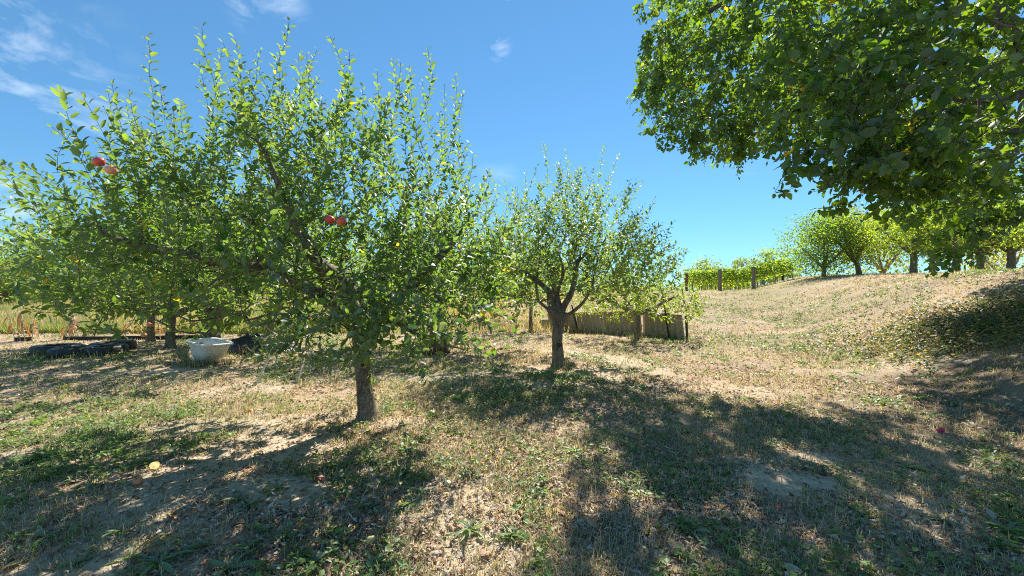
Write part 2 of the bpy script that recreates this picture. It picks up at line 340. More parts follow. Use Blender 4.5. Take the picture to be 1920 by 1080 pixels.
# fine rows where the camera looks
fy = np.r_[np.linspace(-530, -10, 12), np.linspace(-9, .5, 24), np.linspace(.6, 16, 250), 16 * (3000 / 16) ** (np.linspace(0, 1, 110)[1:])]
fx_pos = np.r_[np.linspace(0, 11, 150), 11 * (3000 / 11) ** (np.linspace(0, 1, 60)[1:])]
fx = np.r_[-fx_pos[::-1][:-1], fx_pos]
X, Y = np.meshgrid(fx, fy, indexing='ij')
Z = H(X, Y) + .018 * (fbm(X * 7, Y * 7, 3, 41) - .5) * (1 - sst(12, 25, np.hypot(X, Y)))
nx, ny = X.shape
I, J = np.meshgrid(np.arange(nx - 1), np.arange(ny - 1), indexing='ij')
q = np.stack([I * ny + J, (I + 1) * ny + J, (I + 1) * ny + J + 1, I * ny + J + 1], -1).reshape(-1, 4)
def ground_mat():
    m, t, n, l = newmat('dry_soil'); at = n('ShaderNodeAttribute', attribute_name='col'); tc = n('ShaderNodeTexCoord')
    nz = n('ShaderNodeTexNoise'); nz.inputs['Scale'].default_value = 28; nz.inputs['Detail'].default_value = 8; nz.inputs['Roughness'].default_value = .75; l(tc.outputs['Object'], nz.inputs['Vector'])
    cr = n('ShaderNodeValToRGB'); e = cr.color_ramp.elements; e[0].position = .3; e[0].color = (.45, .43, .42, 1); e[1].position = .68; e[1].color = (1.35, 1.33, 1.28, 1); l(nz.outputs[0], cr.inputs[0])
    mx = n('ShaderNodeMixRGB', blend_type='MULTIPLY'); mx.inputs[0].default_value = .75; l(at.outputs['Color'], mx.inputs[1]); l(cr.outputs[0], mx.inputs[2])
    p = n('ShaderNodeBsdfPrincipled'); p.inputs['Roughness'].default_value = .95; p.inputs['Specular IOR Level'].default_value = .15; l(mx.outputs[0], p.inputs['Base Color'])
    n2 = n('ShaderNodeTexNoise'); n2.inputs['Scale'].default_value = 55; n2.inputs['Detail'].default_value = 6; l(tc.outputs['Object'], n2.inputs['Vector'])
    b = n('ShaderNodeBump'); b.inputs['Strength'].default_value = .7; b.inputs['Distance'].default_value = .02; l(n2.outputs[0], b.inputs['Height']); l(b.outputs[0], p.inputs['Normal'])
    o = n('ShaderNodeOutputMaterial'); l(p.outputs[0], o.inputs[0]); return m
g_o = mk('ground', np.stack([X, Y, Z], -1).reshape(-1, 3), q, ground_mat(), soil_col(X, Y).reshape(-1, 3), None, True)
tag(g_o, 'dry orchard ground of soil and straw rising to a bank', kind='structure')

# ------------------------------------------------------------------ skeleton trees
class Tree:
    def __init__(s, name, label, cat, base, bark, group=None, twig=None):
        s.base = np.array([base[0], base[1], gz(base[0], base[1])]); s.root = thing(name, label, cat, s.base, 0, group)
        s.P = []; s.par = []; s.rf = []; s.chains = []; s.bark = bark; s.twig = twig or M['twig']; s.lv = Leaves()
    def chain(s, start, pts, rf=None, part=None, spur=True):
        ids = [] if start is None else [start]
        for k, p in enumerate(pts):
            s.P.append(np.asarray(p, float)); s.par.append(ids[-1] if ids else -1); s.rf.append(0 if rf is None else rf[k]); ids.append(len(s.P) - 1)
        s.chains.append((ids, part, spur)); return ids
    def near(s, p, lift=.6):
        A = np.asarray(s.P); d = A - p; c = np.linalg.norm(d, axis=1) + lift * np.maximum(0, d[:, 2])
        return int(np.argmin(c + s.pen[:len(A)] if hasattr(s, 'pen') else c))
    def reach(s, p, d, spur=True, bow=.25, jit=.03):
        """connect point p (arrival direction d) to the skeleton; returns node id at p"""
        i = s.near(p); a = s.P[i]; L = np.linalg.norm(p - a); 
        if L < .02: return i
        ta = a - s.P[s.par[i]] if s.par[i] >= 0 else np.array([0, 0, 1.]); ta = unit(ta)
        c1 = a + (ta * .5 + unit(p - a)) * L * bow; c2 = p - unit(d) * L * .3
        n = max(2, int(L / .14)); t = np.linspace(0, 1, n + 1)[1:, None]
        pts = (1 - t) ** 3 * a + 3 * (1 - t) ** 2 * t * c1 + 3 * (1 - t) * t * t * c2 + t ** 3 * p
        pts[:-1] += rng.normal(0, jit * min(L, 1) * .6, (n - 1 if n > 1 else 0, 3)) if n > 1 else 0
        return s.chain(i, pts, spur=spur)[-1]
    def finish(s, tip=.0022, power=2.35, trunk_sides=18, seg_rough=.24):
        n = len(s.P); A = np.asarray(s.P); acc = np.zeros(n); r = np.zeros(n)
        for i in range(n - 1, -1, -1):
            r[i] = max(tip, acc[i] ** (1 / power) if acc[i] > 0 else tip)
            if s.par[i] >= 0: acc[s.par[i]] += r[i] ** power
        r = np.where(np.asarray(s.rf) > 0, np.asarray(s.rf), r); s.r = r; s.A = A
        tw = Tubes(); limbs = []
        for ids, part, spur in s.chains:
            pts = A[ids]; rr = r[ids].copy()
            if not part: rr[0] = min(rr[0], rr[1] * 1.35)
            if part:
                # densify with smooth curve
                m = len(pts); tt = np.linspace(0, m - 1, (m - 1) * 5 + 1); i0 = np.clip(tt.astype(int), 0, m - 2); f = (tt - i0)[:, None]
                Pm = np.vstack([2 * pts[0] - pts[1], pts, 2 * pts[-1] - pts[-2]])
                p0, p1, p2, p3 = Pm[i0], Pm[i0 + 1], Pm[i0 + 2], Pm[i0 + 3]
                sp = .5 * (2 * p1 + (p2 - p0) * f + (2 * p0 - 5 * p1 + 4 * p2 - p3) * f * f + (3 * p1 - p0 - 3 * p2 + p3) * f ** 3)
                rs = np.interp(tt, np.arange(m), rr)
                Tubes().add(sp - s.base, rs, trunk_sides if part == 'trunk' else 12, seg_rough).build(part, s.bark, s.root)
            else:
                mr = rr.max(); tw.add(pts - s.base, rr, 3 if mr < .007 else (5 if mr < .02 else 7), 0, cap=False)
        if tw.V: tag(tw.build('twigs', s.twig, s.root), kind='stuff')

def apple_cols(n, young=0.0, dark=1.0):
    """upper-face colours of apple leaves"""
    k = rng.random((n, 1)); c = np.array([.060, .12, .040]) * (1 - k) + np.array([.15, .22, .06]) * k
    c = c * (1 - young) + np.array([.15, .21, .10]) * young
    y = rng.random(n) < .010; c[y] = np.array([.55, .36, .03])
    return c * dark
def stem_leaves(T, pts, L0, spacing, colf, young=True, ratio=.52, angle=(35, 65), droop=0., both=True):
    """leaves in a spiral along a stem polyline"""
    pts = np.asarray(pts); seg = np.linalg.norm(np.diff(pts, axis=0), axis=1); cum = np.r_[0, np.cumsum(seg)]; tot = cum[-1]
    n = max(2, int(tot / spacing)); t = (np.arange(n) + rng.random(n) * .6) / n * tot; t[-1] = tot
    p = np.stack([np.interp(t, cum, pts[:, k]) for k in range(3)], -1)
    dd = unit(np.stack([np.interp(t, (cum[1:] + cum[:-1]) / 2, np.diff(pts, axis=0)[:, k] / seg) for k in range(3)], -1))
    ref = np.where(np.abs(dd[:, 2:3]) > .9, np.array([[1., 0, 0]]), np.array([[0, 0, 1.]]))
    u = unit(np.cross(dd, ref)); v = np.cross(dd, u); ph = np.arange(n) * 2.4 + rng.random() * 6 + rng.normal(0, .3, n)
    rad = np.cos(ph)[:, None] * u + np.sin(ph)[:, None] * v
    an = np.radians(rng.uniform(angle[0], angle[1], n))[:, None]
    d = np.cos(an) * dd + np.sin(an) * rad; d[:, 2] -= droop * rng.random(n)
    nr = dd * np.sin(an) - rad * np.cos(an) + np.array([0, 0, .7]) + rng.normal(0, .35, (n, 3))
    f = t / tot; L = L0 * (1.05 - .42 * f ** 4) * rng.uniform(.5, 1.25, n)
    c = colf(n)
    if young: yk = (f ** 2 * .7)[:, None]; c = c * (1 - yk) + np.array([.17, .21, .12]) * yk
    T.lv.add(p + d * .012, d, nr, L, L * ratio * rng.uniform(.8, 1.2, n), c)
def spurs(T, colf, L0, every=.09, rmax=.02, k=4, keep=.8, ratio=.54, droop=.2, pred=None):
    """small leaf rosettes on thin wood"""
    A = T.A; r = T.r
    for ids, part, spur in T.chains:
        if part or not spur: continue
        for a, b in zip(ids[:-1], ids[1:]):
            if r[b] > rmax: continue
            L = np.linalg.norm(A[b] - A[a]); m = rng.poisson(L / every * keep)
            for _ in range(m):
                f = rng.random(); p = A[a] * (1 - f) + A[b] * f; q = int(rng.integers(max(2, k - 2), k + 2)); d = rng.normal(0, 1, (q, 3)); d[:, 2] += .1 - droop; d = unit(d)
                nr = np.array([0, 0, 1.]) + rng.normal(0, .45, (q, 3)); Ls = L0 * rng.uniform(.45, 1.2, q)
                T.lv.add(np.tile(p, (q, 1)) + d * .02, d, nr, Ls, Ls * ratio * rng.uniform(.8, 1.2, q), colf(q))

# high-resolution single leaf, used for the leaves one can pick out
def hi_leaf(name, kind, col, mat, seed):
    rg = np.random.default_rng(seed); t = np.linspace(0, 1, 9)
    if kind == 'apple': wv = np.sin(np.pi * t ** .85) ** .8 * .27 * (1 - .25 * t)
    else: wv = np.sin(np.pi * t ** .72) ** .62 * .37
    wv[0] = .0; wv[-1] = 0
    ser = 1 + .06 * rg.normal(0, 1, 9); bend = rg.uniform(.05, .30); fold = rg.uniform(.1, .35); tw = rg.uniform(-.3, .3)
    V = []; 
    for i, a in enumerate(t):
        z = -bend * a * a; rz = fold * wv[i]
        V += [(a, 0, z - .01), (a, wv[i] * ser[i], z + rz + .03 * math.sin(a * 12 + seed) + tw * a * wv[i]), (a, -wv[i] * ser[::-1][i], z + rz + .03 * math.cos(a * 11 + seed) - tw * a * wv[i])]
    V = np.array(V); qs = []
    for i in range(8):
        a, b = i * 3, i * 3 + 3; qs += [(a, a + 1, b + 1, b), (a, b, b + 2, a + 2)]
    V = np.vstack([V, [(-.28, .008, .0), (-.28, -.008, .0), (.02, 0, .0)]]); n = len(V)
    me = raw_mesh(name, V, [np.array(qs), np.array([(n - 3, n - 2, n - 1)])], np.tile(col, (n, 1)), False); me.materials.append(mat); return me
def pick_leaves(T, count, kind, mat, cols):
    """turn the leaves that show largest into leaf objects of their own"""
    T.lv.arr(); p = T.lv.p; dy = p[:, 1]; ok = dy > .6
    px = CX + F * p[:, 0] / np.maximum(dy, .1); py = HY - F * (p[:, 2] - EYE) / np.maximum(dy, .1)
    ok &= (px > -10) & (px < 1930) & (py > -10) & (py < 1090)
    size = np.where(ok, T.lv.L / np.maximum(np.linalg.norm(p - [0, 0, EYE], axis=1), .1), 0)
    idx = np.argsort(-size)[:count]
    ms = [hi_leaf('leaf', kind, np.array(c), mat, 40 + i) for i, c in enumerate(cols)]
    _, d, sd, nn, L, W, c = T.lv.arr()
    for j, i in enumerate(idx):
        o = bpy.data.objects.new('leaf', ms[j % len(ms)]); COL.objects.link(o); o.parent = T.root
        mat4 = Matrix([[d[i][k] * L[i], sd[i][k] * L[i], nn[i][k] * L[i], p[i][k] - T.base[k]] for k in range(3)] + [[0, 0, 0, 1]])
        o.matrix_local = mat4
    m = np.ones(len(p), bool); m[idx] = False; T.lv.keep(m)
APC = [(.05, .11, .03), (.08, .14, .035), (.10, .16, .05), (.06, .12, .045), (.12, .18, .05), (.045, .09, .03)]

# ---- apple tree builder
def apple(name, label, base, trunk, limbs, shoots, region=None, nshoot=0, L0=.075, k=4, group='apple trees in the orchard', picks=0, spur_keep=.8, leafless=0., tpl=LEAF_MID, bark='bark', lean_up=1.0, len_rng=(.45, 1.25), yellow=None, spacing=.038, rmax=.022):
    T = Tree(name, label, 'tree', base, M[bark], group)
    b = T.base
    tp = [b + np.array(p[:3]) for p in trunk]; ids = T.chain(None, tp, [p[3] for p in trunk], 'trunk', False)
    for lb in limbs:
        start = ids[lb[0]]; pts = [b + np.array(p[:3]) for p in lb[1]]; rf = [p[3] for p in lb[1]]
        if len(pts) > 2:                      # carry the limb on into a thin, wandering end
            dv = unit(pts[-1] - pts[-2]); rf[-1] *= .8
            for q_ in range(2):
                dv = unit(dv + rng.normal(0, .28, 3) + [0, 0, .12]); pts.append(pts[-1] + dv * .2); rf.append(rf[-1] * .62)
        for q_ in range(1, len(pts)): pts[q_] = pts[q_] + rng.normal(0, .035, 3)
        T.chain(start, pts, rf, 'limb', False)
    # fixup: limbs begin with trunk node radius -> narrow it
    tg = []
    for s_ in shoots: tg.append((np.array(s_[0]), np.array(s_[1])))
    if region:
        n = 0
        while n < nshoot:
            x, y, z = (rng.uniform(-1, 1) for _ in range(3))
            if x * x + y * y > 1: continue
            rr = math.hypot(x, y); cx, cy, rx, ry, zlo, ztop = region
            X_ = cx + x * rx; Y_ = cy + y * ry; gzz = gz(X_, Y_)
            top = gzz + ztop * (1 - .42 * rr ** 2.2) + rng.normal(0, .12); lo = gzz + zlo * (1 - .15 * rr) + rng.uniform(-.1, .2)
            zt = lo + (top - lo) * rng.random() ** .62
            L = rng.uniform(*len_rng) * (1 if zt > lo + .5 * (top - lo) else .6)
            up = lean_up * (.25 + .9 * (zt - lo) / (top - lo)); d = unit(np.array([x * .55 + rng.normal(0, .28), y * .55 + rng.normal(0, .28), up]))
            tip = np.array([X_, Y_, zt]); rt = tip - d * L
            if rt[2] < gzz + zlo * .75: rt[2] = gzz + zlo * .75
            tg.append((rt, tip)); n += 1
    rts = np.array([t[0] for t in tg]); c0 = tp[-1]
    order = np.argsort(np.linalg.norm(rts - c0, axis=1))
    colf = (lambda n: apple_cols(n)) if yellow is None else (lambda n: apple_cols(n) * (1 - yellow) + np.array([.20, .24, .045]) * yellow)
    for i in order:
        rt, tip = tg[i]; d = unit(tip - rt); j = T.reach(rt, d); L = np.linalg.norm(tip - rt)
        m = max(3, int(L / .16)); t = np.linspace(0, 1, m + 1)[1:, None]; side = unit(np.cross(d, rng.normal(0, 1, 3)))
        pts = rt + (tip - rt) * t + side * np.sin(t * math.pi) * L * rng.uniform(-.11, .11) + rng.normal(0, .009, (m, 3))
        T.chain(j, pts, spur=False)
        if rng.random() > leafless: stem_leaves(T, np.vstack([T.P[j], pts]), L0, spacing, colf)
    T.finish(); spurs(T, colf, L0 * 1.05, .09, rmax, k, spur_keep)
    if picks: pick_leaves(T, picks, 'apple', M['apple_leaf'], APC)
    cr_ = T.lv.build('foliage', M['apple_leaf'], T.root, tpl, T.base); tag(cr_, kind='stuff')
    return T

def sh(px, py, Y, L=.9, dx=0., dy=0.):
    tip = P(px, py, Y); d = unit(np.array([dx + rng.normal(0, .17), dy + rng.normal(0, .17), 1.])); L = L * rng.uniform(.65, 1.1); return (tip - d * L, tip)
def hang(px, py, Y, L=.7, dx=.8, dz=-.35, dy=-.2):
    tip = P(px, py, Y); d = unit(np.array([dx, dy, dz])); return (tip - d * L, tip)

# front apple tree
bA = G(682, 785)
low = []
for _ in range(44):
    px_ = rng.uniform(440, 960); py_ = rng.uniform(590, 660) if rng.random() < .6 else rng.uniform(640, 745); py_ = min(py_, 745 - abs(px_ - 720) * .28); low.append((px_, py_, rng.uniform(2.9, 3.9)))
shA = [sh(105, 160, 3.3, .7, -.5), sh(150, 175, 3.4, .8, -.4), sh(90, 235, 3.3, .6, -.8), sh(270, 62, 3.6, 1.1, .0), sh(300, 160, 3.5, .9, -.1), sh(205, 150, 3.8, .9, -.2),
       sh(380, 48, 3.3, .9, -.05), sh(370, 110, 3.6, 1.0), sh(440, 72, 3.7, 1.1, .1), sh(415, 85, 3.9, 1.1), sh(490, 85, 4.0, 1.2, -.05), sh(540, 40, 4.0, 1.3, .15), sh(525, 95, 4.3, 1.2), sh(560, 95, 4.1, 1.2),
       sh(620, 65, 4.2, 1.3, .0), sh(655, 140, 4.4, 1.1, .1), sh(590, 155, 4.4, 1.1), sh(735, 105, 4.7, 1.3, .05), sh(705, 135, 4.6, 1.2), sh(765, 120, 4.8, 1.3), sh(800, 88, 4.8, 1.4, .05), sh(790, 150, 5.0, 1.3),
       sh(855, 135, 4.9, 1.3, .1), sh(868, 175, 5.0, 1.2, .15), sh(835, 160, 5.2, 1.2), sh(878, 265, 5.0, 1.0, .3), sh(730, 180, 5.2, 1.3), sh(340, 190, 4.2, 1.0, -.1), sh(230, 190, 4.0, 1.0, -.2),
       sh(460, 180, 4.6, 1.1), sh(640, 230, 4.9, 1.1), sh(180, 260, 3.9, .9, -.3), sh(260, 260, 4.1, 1.), sh(45, 320, 3.6, .6, -1.2), sh(8, 345, 3.5, .6, -1.2),
       hang(25, 420, 3.6, .9, -1, -.05), hang(60, 470, 3.7, .9, -1, -.15), hang(130, 520, 4.0, .9, -.9, -.3), hang(5, 520, 3.9, .9, -1, -.3), hang(40, 560, 4.2, .9, -1, -.3),
       hang(700, 745, 3.9, .6, .3, -1, -.5), hang(865, 700, 4.0, .7, .8, -.5, -.3), hang(925, 650, 4.1, .8, 1, -.2, -.2), hang(650, 700, 3.9, .5, -.3, -.9, -.6), hang(540, 670, 3.8, .6, -1, -.5, -.4), hang(480, 640, 3.9, .6, -1, -.4, -.3),
       hang(755, 700, 4.0, .6, .4, -.8, -.5), hang(820, 745, 3.8, .6, .6, -.8, -.3), hang(905, 610, 4.2, .8, 1, -.1, -.2), hang(955, 560, 4.5, .8, 1, .1, 0), hang(930, 520, 4.7, .8, 1, .2, 0), hang(600, 610, 3.7, .6, -.5, -.6, -.6),
       hang(700, 630, 3.6, .6, .2, -.6, -.8), hang(560, 560, 3.6, .6, -.5, .0, -.8), hang(780, 600, 3.9, .7, .7, -.2, -.5), hang(660, 520, 3.5, .7, 0, .1, -1), hang(740, 500, 3.7, .7, .4, .1, -.8)]
for _ in range(60):
    px_, py_ = rng.uniform(-20, 480), rng.uniform(300, 575)
    shA.append(hang(px_, py_, rng.uniform(3.9, 5.6), rng.uniform(.4, .8), -.9, max(-.55, (420 - py_) / 170), rng.uniform(-.5, .3)))
for px_, py_, Y_ in low: shA.append(hang(px_, py_, Y_, rng.uniform(.35, .65), (px_ - 700) / 250, rng.uniform(-.7, .1), rng.uniform(-.7, .1)))
apA = apple('apple_tree', 'large apple tree with brown trunk in front, tall upright shoots against the sky', bA[:2],
    [(0.05, 0, -.12, .19), (.04, 0, .04, .115), (.03, 0, .16, .092), (0, 0, .45, .084), (-.03, 0, .80, .09), (-.05, 0, 1.02, .11), (-.06, 0, 1.20, .085)],
    [(5, [(-.35, -.1, 1.35, .085), (-.85, -.25, 1.62, .07), (-1.4, -.6, 1.80, .04), (-2.0, -.9, 1.95, .02)]),
     (5, [(.25, -.05, 1.28, .075), (.55, -.1, 1.5, .065), (.85, 0.1, 1.75, .042), (1.05, .1, 2.1, .022)]),
     (4, [(.18, -.2, .98, .042), (.42, -.42, 1.12, .030), (.70, -.62, 1.05, .020), (.95, -.75, 1.0, .013)]),
     (6, [(.05, .3, 1.5, .07), (.15, .6, 1.9, .055), (.3, .8, 2.5, .03)]),
     (6, [(-.2, -.3, 1.5, .065), (-.3, -.7, 1.9, .05), (-.45, -.95, 2.5, .03)]),
     (6, [(-.3, .25, 1.55, .07), (-.9, .5, 1.95, .05), (-1.7, .4, 2.4, .03)])],
    shA, (-2.35, 4.55, 2.6, 1.5, 1.4, 4.1), 580, .081, 4, picks=300, spur_keep=1.15, spacing=.026, lean_up=.8)

shB = []
for _ in range(95):
    px_, py_ = rng.uniform(-60, 440), rng.uniform(340, 585); dz_ = (470 - py_) / 160
    shB.append(hang(px_, py_, rng.uniform(7.0, 9.2), rng.uniform(.5, .9), -.8, max(-.6, dz_), rng.uniform(-.6, .2)))
# left apple tree with a low fork, behind the bathtub
bB = np.array([-8.1, 11.1])
apB = apple('apple_tree', 'old apple tree behind the bathtub, thick trunk forking low into spreading limbs', bB,
    [(0, 0, -.15, .26), (0, 0, .15, .22), (.02, 0, .5, .2), (.02, 0, .62, .19)],
    [(3, [(-.25, 0, .85, .13), (-.35, -.1, 1.3, .11), (-.9, -.3, 1.75, .1), (-1.7, -.6, 2.05, .08), (-2.7, -.9, 2.0, .05), (-3.5, -1.2, 2.1, .03)]),
     (3, [(.3, 0, .95, .14), (.55, -.1, 1.5, .12), (.6, -.2, 2.1, .1), (.9, -.5, 2.8, .06)]),
     (3, [(.5, -.1, 1.1, .10), (1.2, -.3, 1.6, .08), (2.1, -.5, 2.2, .05), (2.7, -.6, 2.8, .03)]),
     (3, [(0, .3, 1.1, .11), (-.3, 1.0, 2.0, .08), (-.6, 1.5, 2.9, .04)]),
     (3, [(-.1, -.3, 1.2, .10), (-.5, -1.2, 2.0, .08), (-1.0, -1.9, 2.6, .04)])],
    [hang(100, 590, 9.7, .9, -.8, -.5), hang(60, 570, 9.7, .9, -1, -.3), hang(190, 590, 9.5, .8, -.5, -.7), hang(230, 600, 9.4, .7, -.3, -.8), hang(130, 600, 9.4, .7, -.6, -.6), hang(300, 590, 9.6, .7, -.2, -.8),
     hang(30, 500, 10.2, 1.2, -1, -.1), hang(10, 440, 10.2, 1.2, -1, -.1)] + shB,
    (-7.6, 10.4, 4.7, 2.5, 1.6, 4.7), 560, .11, 4, spur_keep=1.2)
# apple tree behind the front one, crate at its foot
bE = np.array([-2.05, 10.9])
apE = apple('apple_tree', 'apple tree standing at the old wooden crate behind the large front apple tree', bE,
    [(0, 0, -.1, .17), (0, 0, .2, .14), (.02, 0, .7, .125), (.05, 0, 1.0, .12)],
    [(3, [(.4, -.1, 1.35, .09), (1.0, -.2, 1.7, .07), (1.7, -.2, 2.1, .04)]), (3, [(.1, .1, 1.5, .09), (.3, .3, 2.2, .06), (.4, .3, 2.9, .03)]),
     (3, [(-.4, .1, 1.3, .08), (-.9, .2, 1.8, .06), (-1.6, .2, 2.3, .03)])],
    [sh(905, 335, 9.8, 1.0, .2), sh(880, 320, 10, 1, .1), sh(935, 360, 9.9, .9, .2)], (-1.7, 10.6, 2.7, 1.9, .95, 4.1), 380, .095, 5, spur_keep=1.1, tpl=LEAF_MID)
# middle apple tree
bF = G(1045, 687)
shF = [sh(1018, 268, 8.5, 1.2, -.05), sh(1050, 300, 8.4, 1.1), sh(1060, 285, 8.9, 1.2), sh(1078, 310, 8.6, 1.1), sh(1132, 272, 8.3, 1.2, .1), sh(1115, 310, 8.6, 1.), sh(1160, 290, 8.5, 1., .3), sh(1148, 330, 8.8, .9, .2),
       sh(1205, 340, 8.5, .9, .4), sh(1228, 370, 8.6, .9, .4), sh(1235, 420, 8.4, .9, .6), sh(985, 320, 8.7, 1., -.2), sh(960, 350, 8.6, .9, -.2), sh(945, 335, 8.9, .9, -.3), hang(1260, 450, 8.4, .9, 1, 0), hang(1275, 490, 8.3, .9, 1, -.35), hang(1240, 500, 8.3, .8, 1, -.5),
       hang(960, 470, 8.3, .8, -1, -.1), hang(945, 520, 8.4, .8, -1, -.4), hang(1290, 470, 8.6, 1., 1, -.3)]
apF = apple('apple_tree', 'open crowned apple tree with thick knotty trunk in the middle of the lawn', bF[:2],
    [(.0, 0, -.12, .17), (0, 0, .06, .125), (0, 0, .2, .112), (0, 0, .45, .105), (.01, 0, .78, .115), (.02, 0, .92, .12), (.02, 0, 1.0, .08)],
    [(5, [(-.12, 0, 1.15, 0.072), (-.20, 0, 1.35, 0.065), (-.36, -.05, 1.6, 0.054), (-.62, -.1, 1.78, 0.043), (-.92, -.1, 1.92, 0.029)]),
     (5, [(.12, 0, 1.12, 0.061), (.27, 0, 1.38, 0.058), (.36, 0, 1.7, 0.052), (.43, 0, 2.02, 0.043), (.62, -.1, 2.25, 0.025)]),
     (5, [(.20, -.15, 1.0, 0.032), (.42, -.2, 1.2, 0.030), (.58, -.2, 1.5, 0.024), (.64, -.2, 1.72, 0.014)]),
     (5, [(-.2, -.2, 1.1, 0.032), (-.34, -.3, 1.25, 0.029), (-.40, -.3, 1.6, 0.023), (-.36, -.3, 2.0, 0.013)]),
     (6, [(-.08, .2, 1.3, 0.043), (-.02, .4, 1.6, 0.036), (-.15, .7, 2.1, 0.018)]),
     (5, [(.0, .05, 1.35, 0.043), (.06, -.05, 1.5, 0.040), (.10, -.1, 1.75, 0.029), (.02, -.15, 2.1, 0.014)])],
    shF, (1.25, 8.3, 2.15, 2.1, 1.6, 3.95), 440, .090, 4, spur_keep=.5, spacing=.033, lean_up=.6, yellow=.22)

# knot and split bark on the two front trunks
def knot(T, z, r, size):
    p = np.array([.0, -r, z]); t = Tubes(); a = np.linspace(0, 2 * math.pi, 13)
    t.add(np.stack([p[0] + .02 + size * np.cos(a), p[1] + .004 * np.cos(2 * a), p[2] + size * 1.15 * np.sin(a)], -1), size * .42, 7, .3)
    t.build('knot', M['bark'], T.root)
    h = Tubes(); h.add([(p[0] + .02, p[1] + .02, p[2]), (p[0] + .02, p[1] - .006, p[2])], [size * .8, size * .55], 9); h.build('knot_hollow', M['dark_wood'], T.root)
knot(apF, .42, .10, .05); knot(apF, .66, .105, .03)
knot(apA, .62, .085, .026)
# small trees behind
def small_apple(label, px, py, tr, hgt, wid, nsh, yellow=.4, trunk_r=.06, L0=.085, keep=.6, split=.7, zlo=.8, tpl=LEAF_LOW, bark='bark', leafless=0.):
    b = G(px, py); k = hgt
    return apple('small_apple_tree', label, b[:2],
        [(0, 0, -.1, trunk_r * 1.3), (0, 0, .2, trunk_r), (.01, 0, split, trunk_r * .9)],
        [(2, [(-.3 * wid, 0, split + .3, trunk_r * .6), (-.6 * wid, -.1, split + .55, trunk_r * .35)]), (2, [(.3 * wid, 0.1, split + .25, trunk_r * .6), (.65 * wid, .1, split + .6, trunk_r * .35)]),
         (2, [(-.02, .1, split + .5, trunk_r * .7), (-.06, .2, split + 1.0, trunk_r * .4)])],
        [], (b[0], b[1], wid, wid * .8, zlo, hgt), int(nsh * 1.8), L0 * 1.15, 5, spur_keep=keep * 1.4, yellow=yellow, tpl=tpl, bark=bark, leafless=leafless, len_rng=(.3, .8), rmax=.03)
small_apple('young apple tree with yellow green leaves in front of the corrugated sheets', 1195, 634, 0, 2.45, 2.0, 85, .85, .085, .085, .55)
small_apple('thin young tree with bare lower branches behind the middle apple tree', 995, 622, 0, 3.3, 2.0, 90, .7, .065, .09, .4, .9, 1.3)
small_apple('small apple tree beyond the dark edging board, dark stem under the hanging leaves', 320, 652, 0, 3.2, 1.7, 75, .25, .10, .09, .6, .8, 1.1)
small_apple('slim tree behind the black plastic heap', 508, 628, 0, 3.4, 2.3, 100, .55, .10, .10, .6, .8, 1.3)
small_apple('slim tree seen between the bathtub and the dark edging board', 283, 640, 0, 3.2, 1.6, 60, .45, .09, .10, .6, .8, 1.4)
small_apple('leafy tree far behind the crate with a pale grass strip under it', 905, 603, 0, 3.6, 3.0, 110, .7, .08, .12, .6, .8, 1.2)
small_apple('bright yellow green tree far behind the front apple trunk', 700, 606, 0, 4.2, 3.3, 120, .7, .10, .12, .6, .9, 1.4)
# leafy shoot clump at the fence end
bI = G(1288, 628)
apI = apple('fruit_shrub', 'tall yellow green shrub on thin stems at the end of the corrugated sheets', bI[:2],
    [(0, 0, -.08, .035), (0, 0, .3, .028), (-.02, 0, .8, .022)], [(2, [(-.1, 0, 1.1, .02), (-.2, 0, 1.5, .012)]), (2, [(.12, 0, 1.1, .02), (.25, .05, 1.5, .012)])],
    [], (bI[0] + .05, bI[1], .75, .6, .6, 2.0), 42, .085, 4, None, spur_keep=.8, yellow=.9, tpl=LEAF_LOW, len_rng=(.25, .6))
tag(apI.root, cat='shrub')

# ------------------------------------------------------------------ big overhanging tree (right)
def broad_cols(n):
    k = rng.random((n, 1)); c = np.array([.035, .075, .022]) * (1 - k) + np.array([.075, .13, .03]) * k
    y = rng.random(n) < .006; c[y] = np.array([.5, .30, .03]); return c
T = Tree('broad_leaved_tree', 'huge broad leaved tree hanging into view over the bank, dark drooping branches', 'tree', (10.8, 7.2), M['bark_grey'])
b = T.base
tid = T.chain(None, [b + np.array(p[:3]) for p in ((.1, 0, -.3, .42), (0, 0, .6, .34), (-.1, 0, 2.2, .30), (-.15, -.1, 3.2, .30))], [.42, .34, .30, .30], 'trunk', False)
def L3(px, py, Y, r): p = P(px, py, Y); return (*p, r)
limbs = [[L3(2250, 160, 6.8, .18), L3(2050, 130, 6.4, .15), L3(1935, 70, 6.2, .13), L3(1880, 30, 6.2, .12), L3(1835, -50, 6.2, .11), L3(1700, -100, 6.3, .09), L3(1480, -60, 6.6, .07), L3(1330, 20, 7.0, .035)],
         [L3(2200, 250, 6.0, .12), L3(2000, 170, 5.4, .07), L3(1850, 190, 5.0, .045), L3(1700, 160, 4.6, .032), L3(1560, 150, 4.3, .018)],
         [L3(2250, 330, 7.3, .13), L3(2050, 290, 7.2, .08), L3(1900, 250, 7.2, .055), L3(1750, 300, 7.4, .035), L3(1620, 340, 7.6, .02)],
         [L3(2150, -150, 6.6, .22), L3(1950, -260, 6.6, .18), L3(1700, -330, 7.2, .13), L3(1450, -250, 8.0, .09), L3(1280, -120, 8.4, .05)],
         [L3(2300, 100, 9.0, .18), L3(2050, 0, 10.0, .14), L3(1850, -50, 10.8, .09), L3(1700, 20, 11.2, .04)],
         [L3(2300, 200, 4.4, .16), L3(2100, -60, 3.4, .08), L3(1900, -60, 3.2, .04), L3(1720, -10, 3.3, .02)]]
for lb in limbs: T.chain(tid[-1], [np.array(p[:3]) for p in lb], [p[3] for p in lb], 'limb', False)
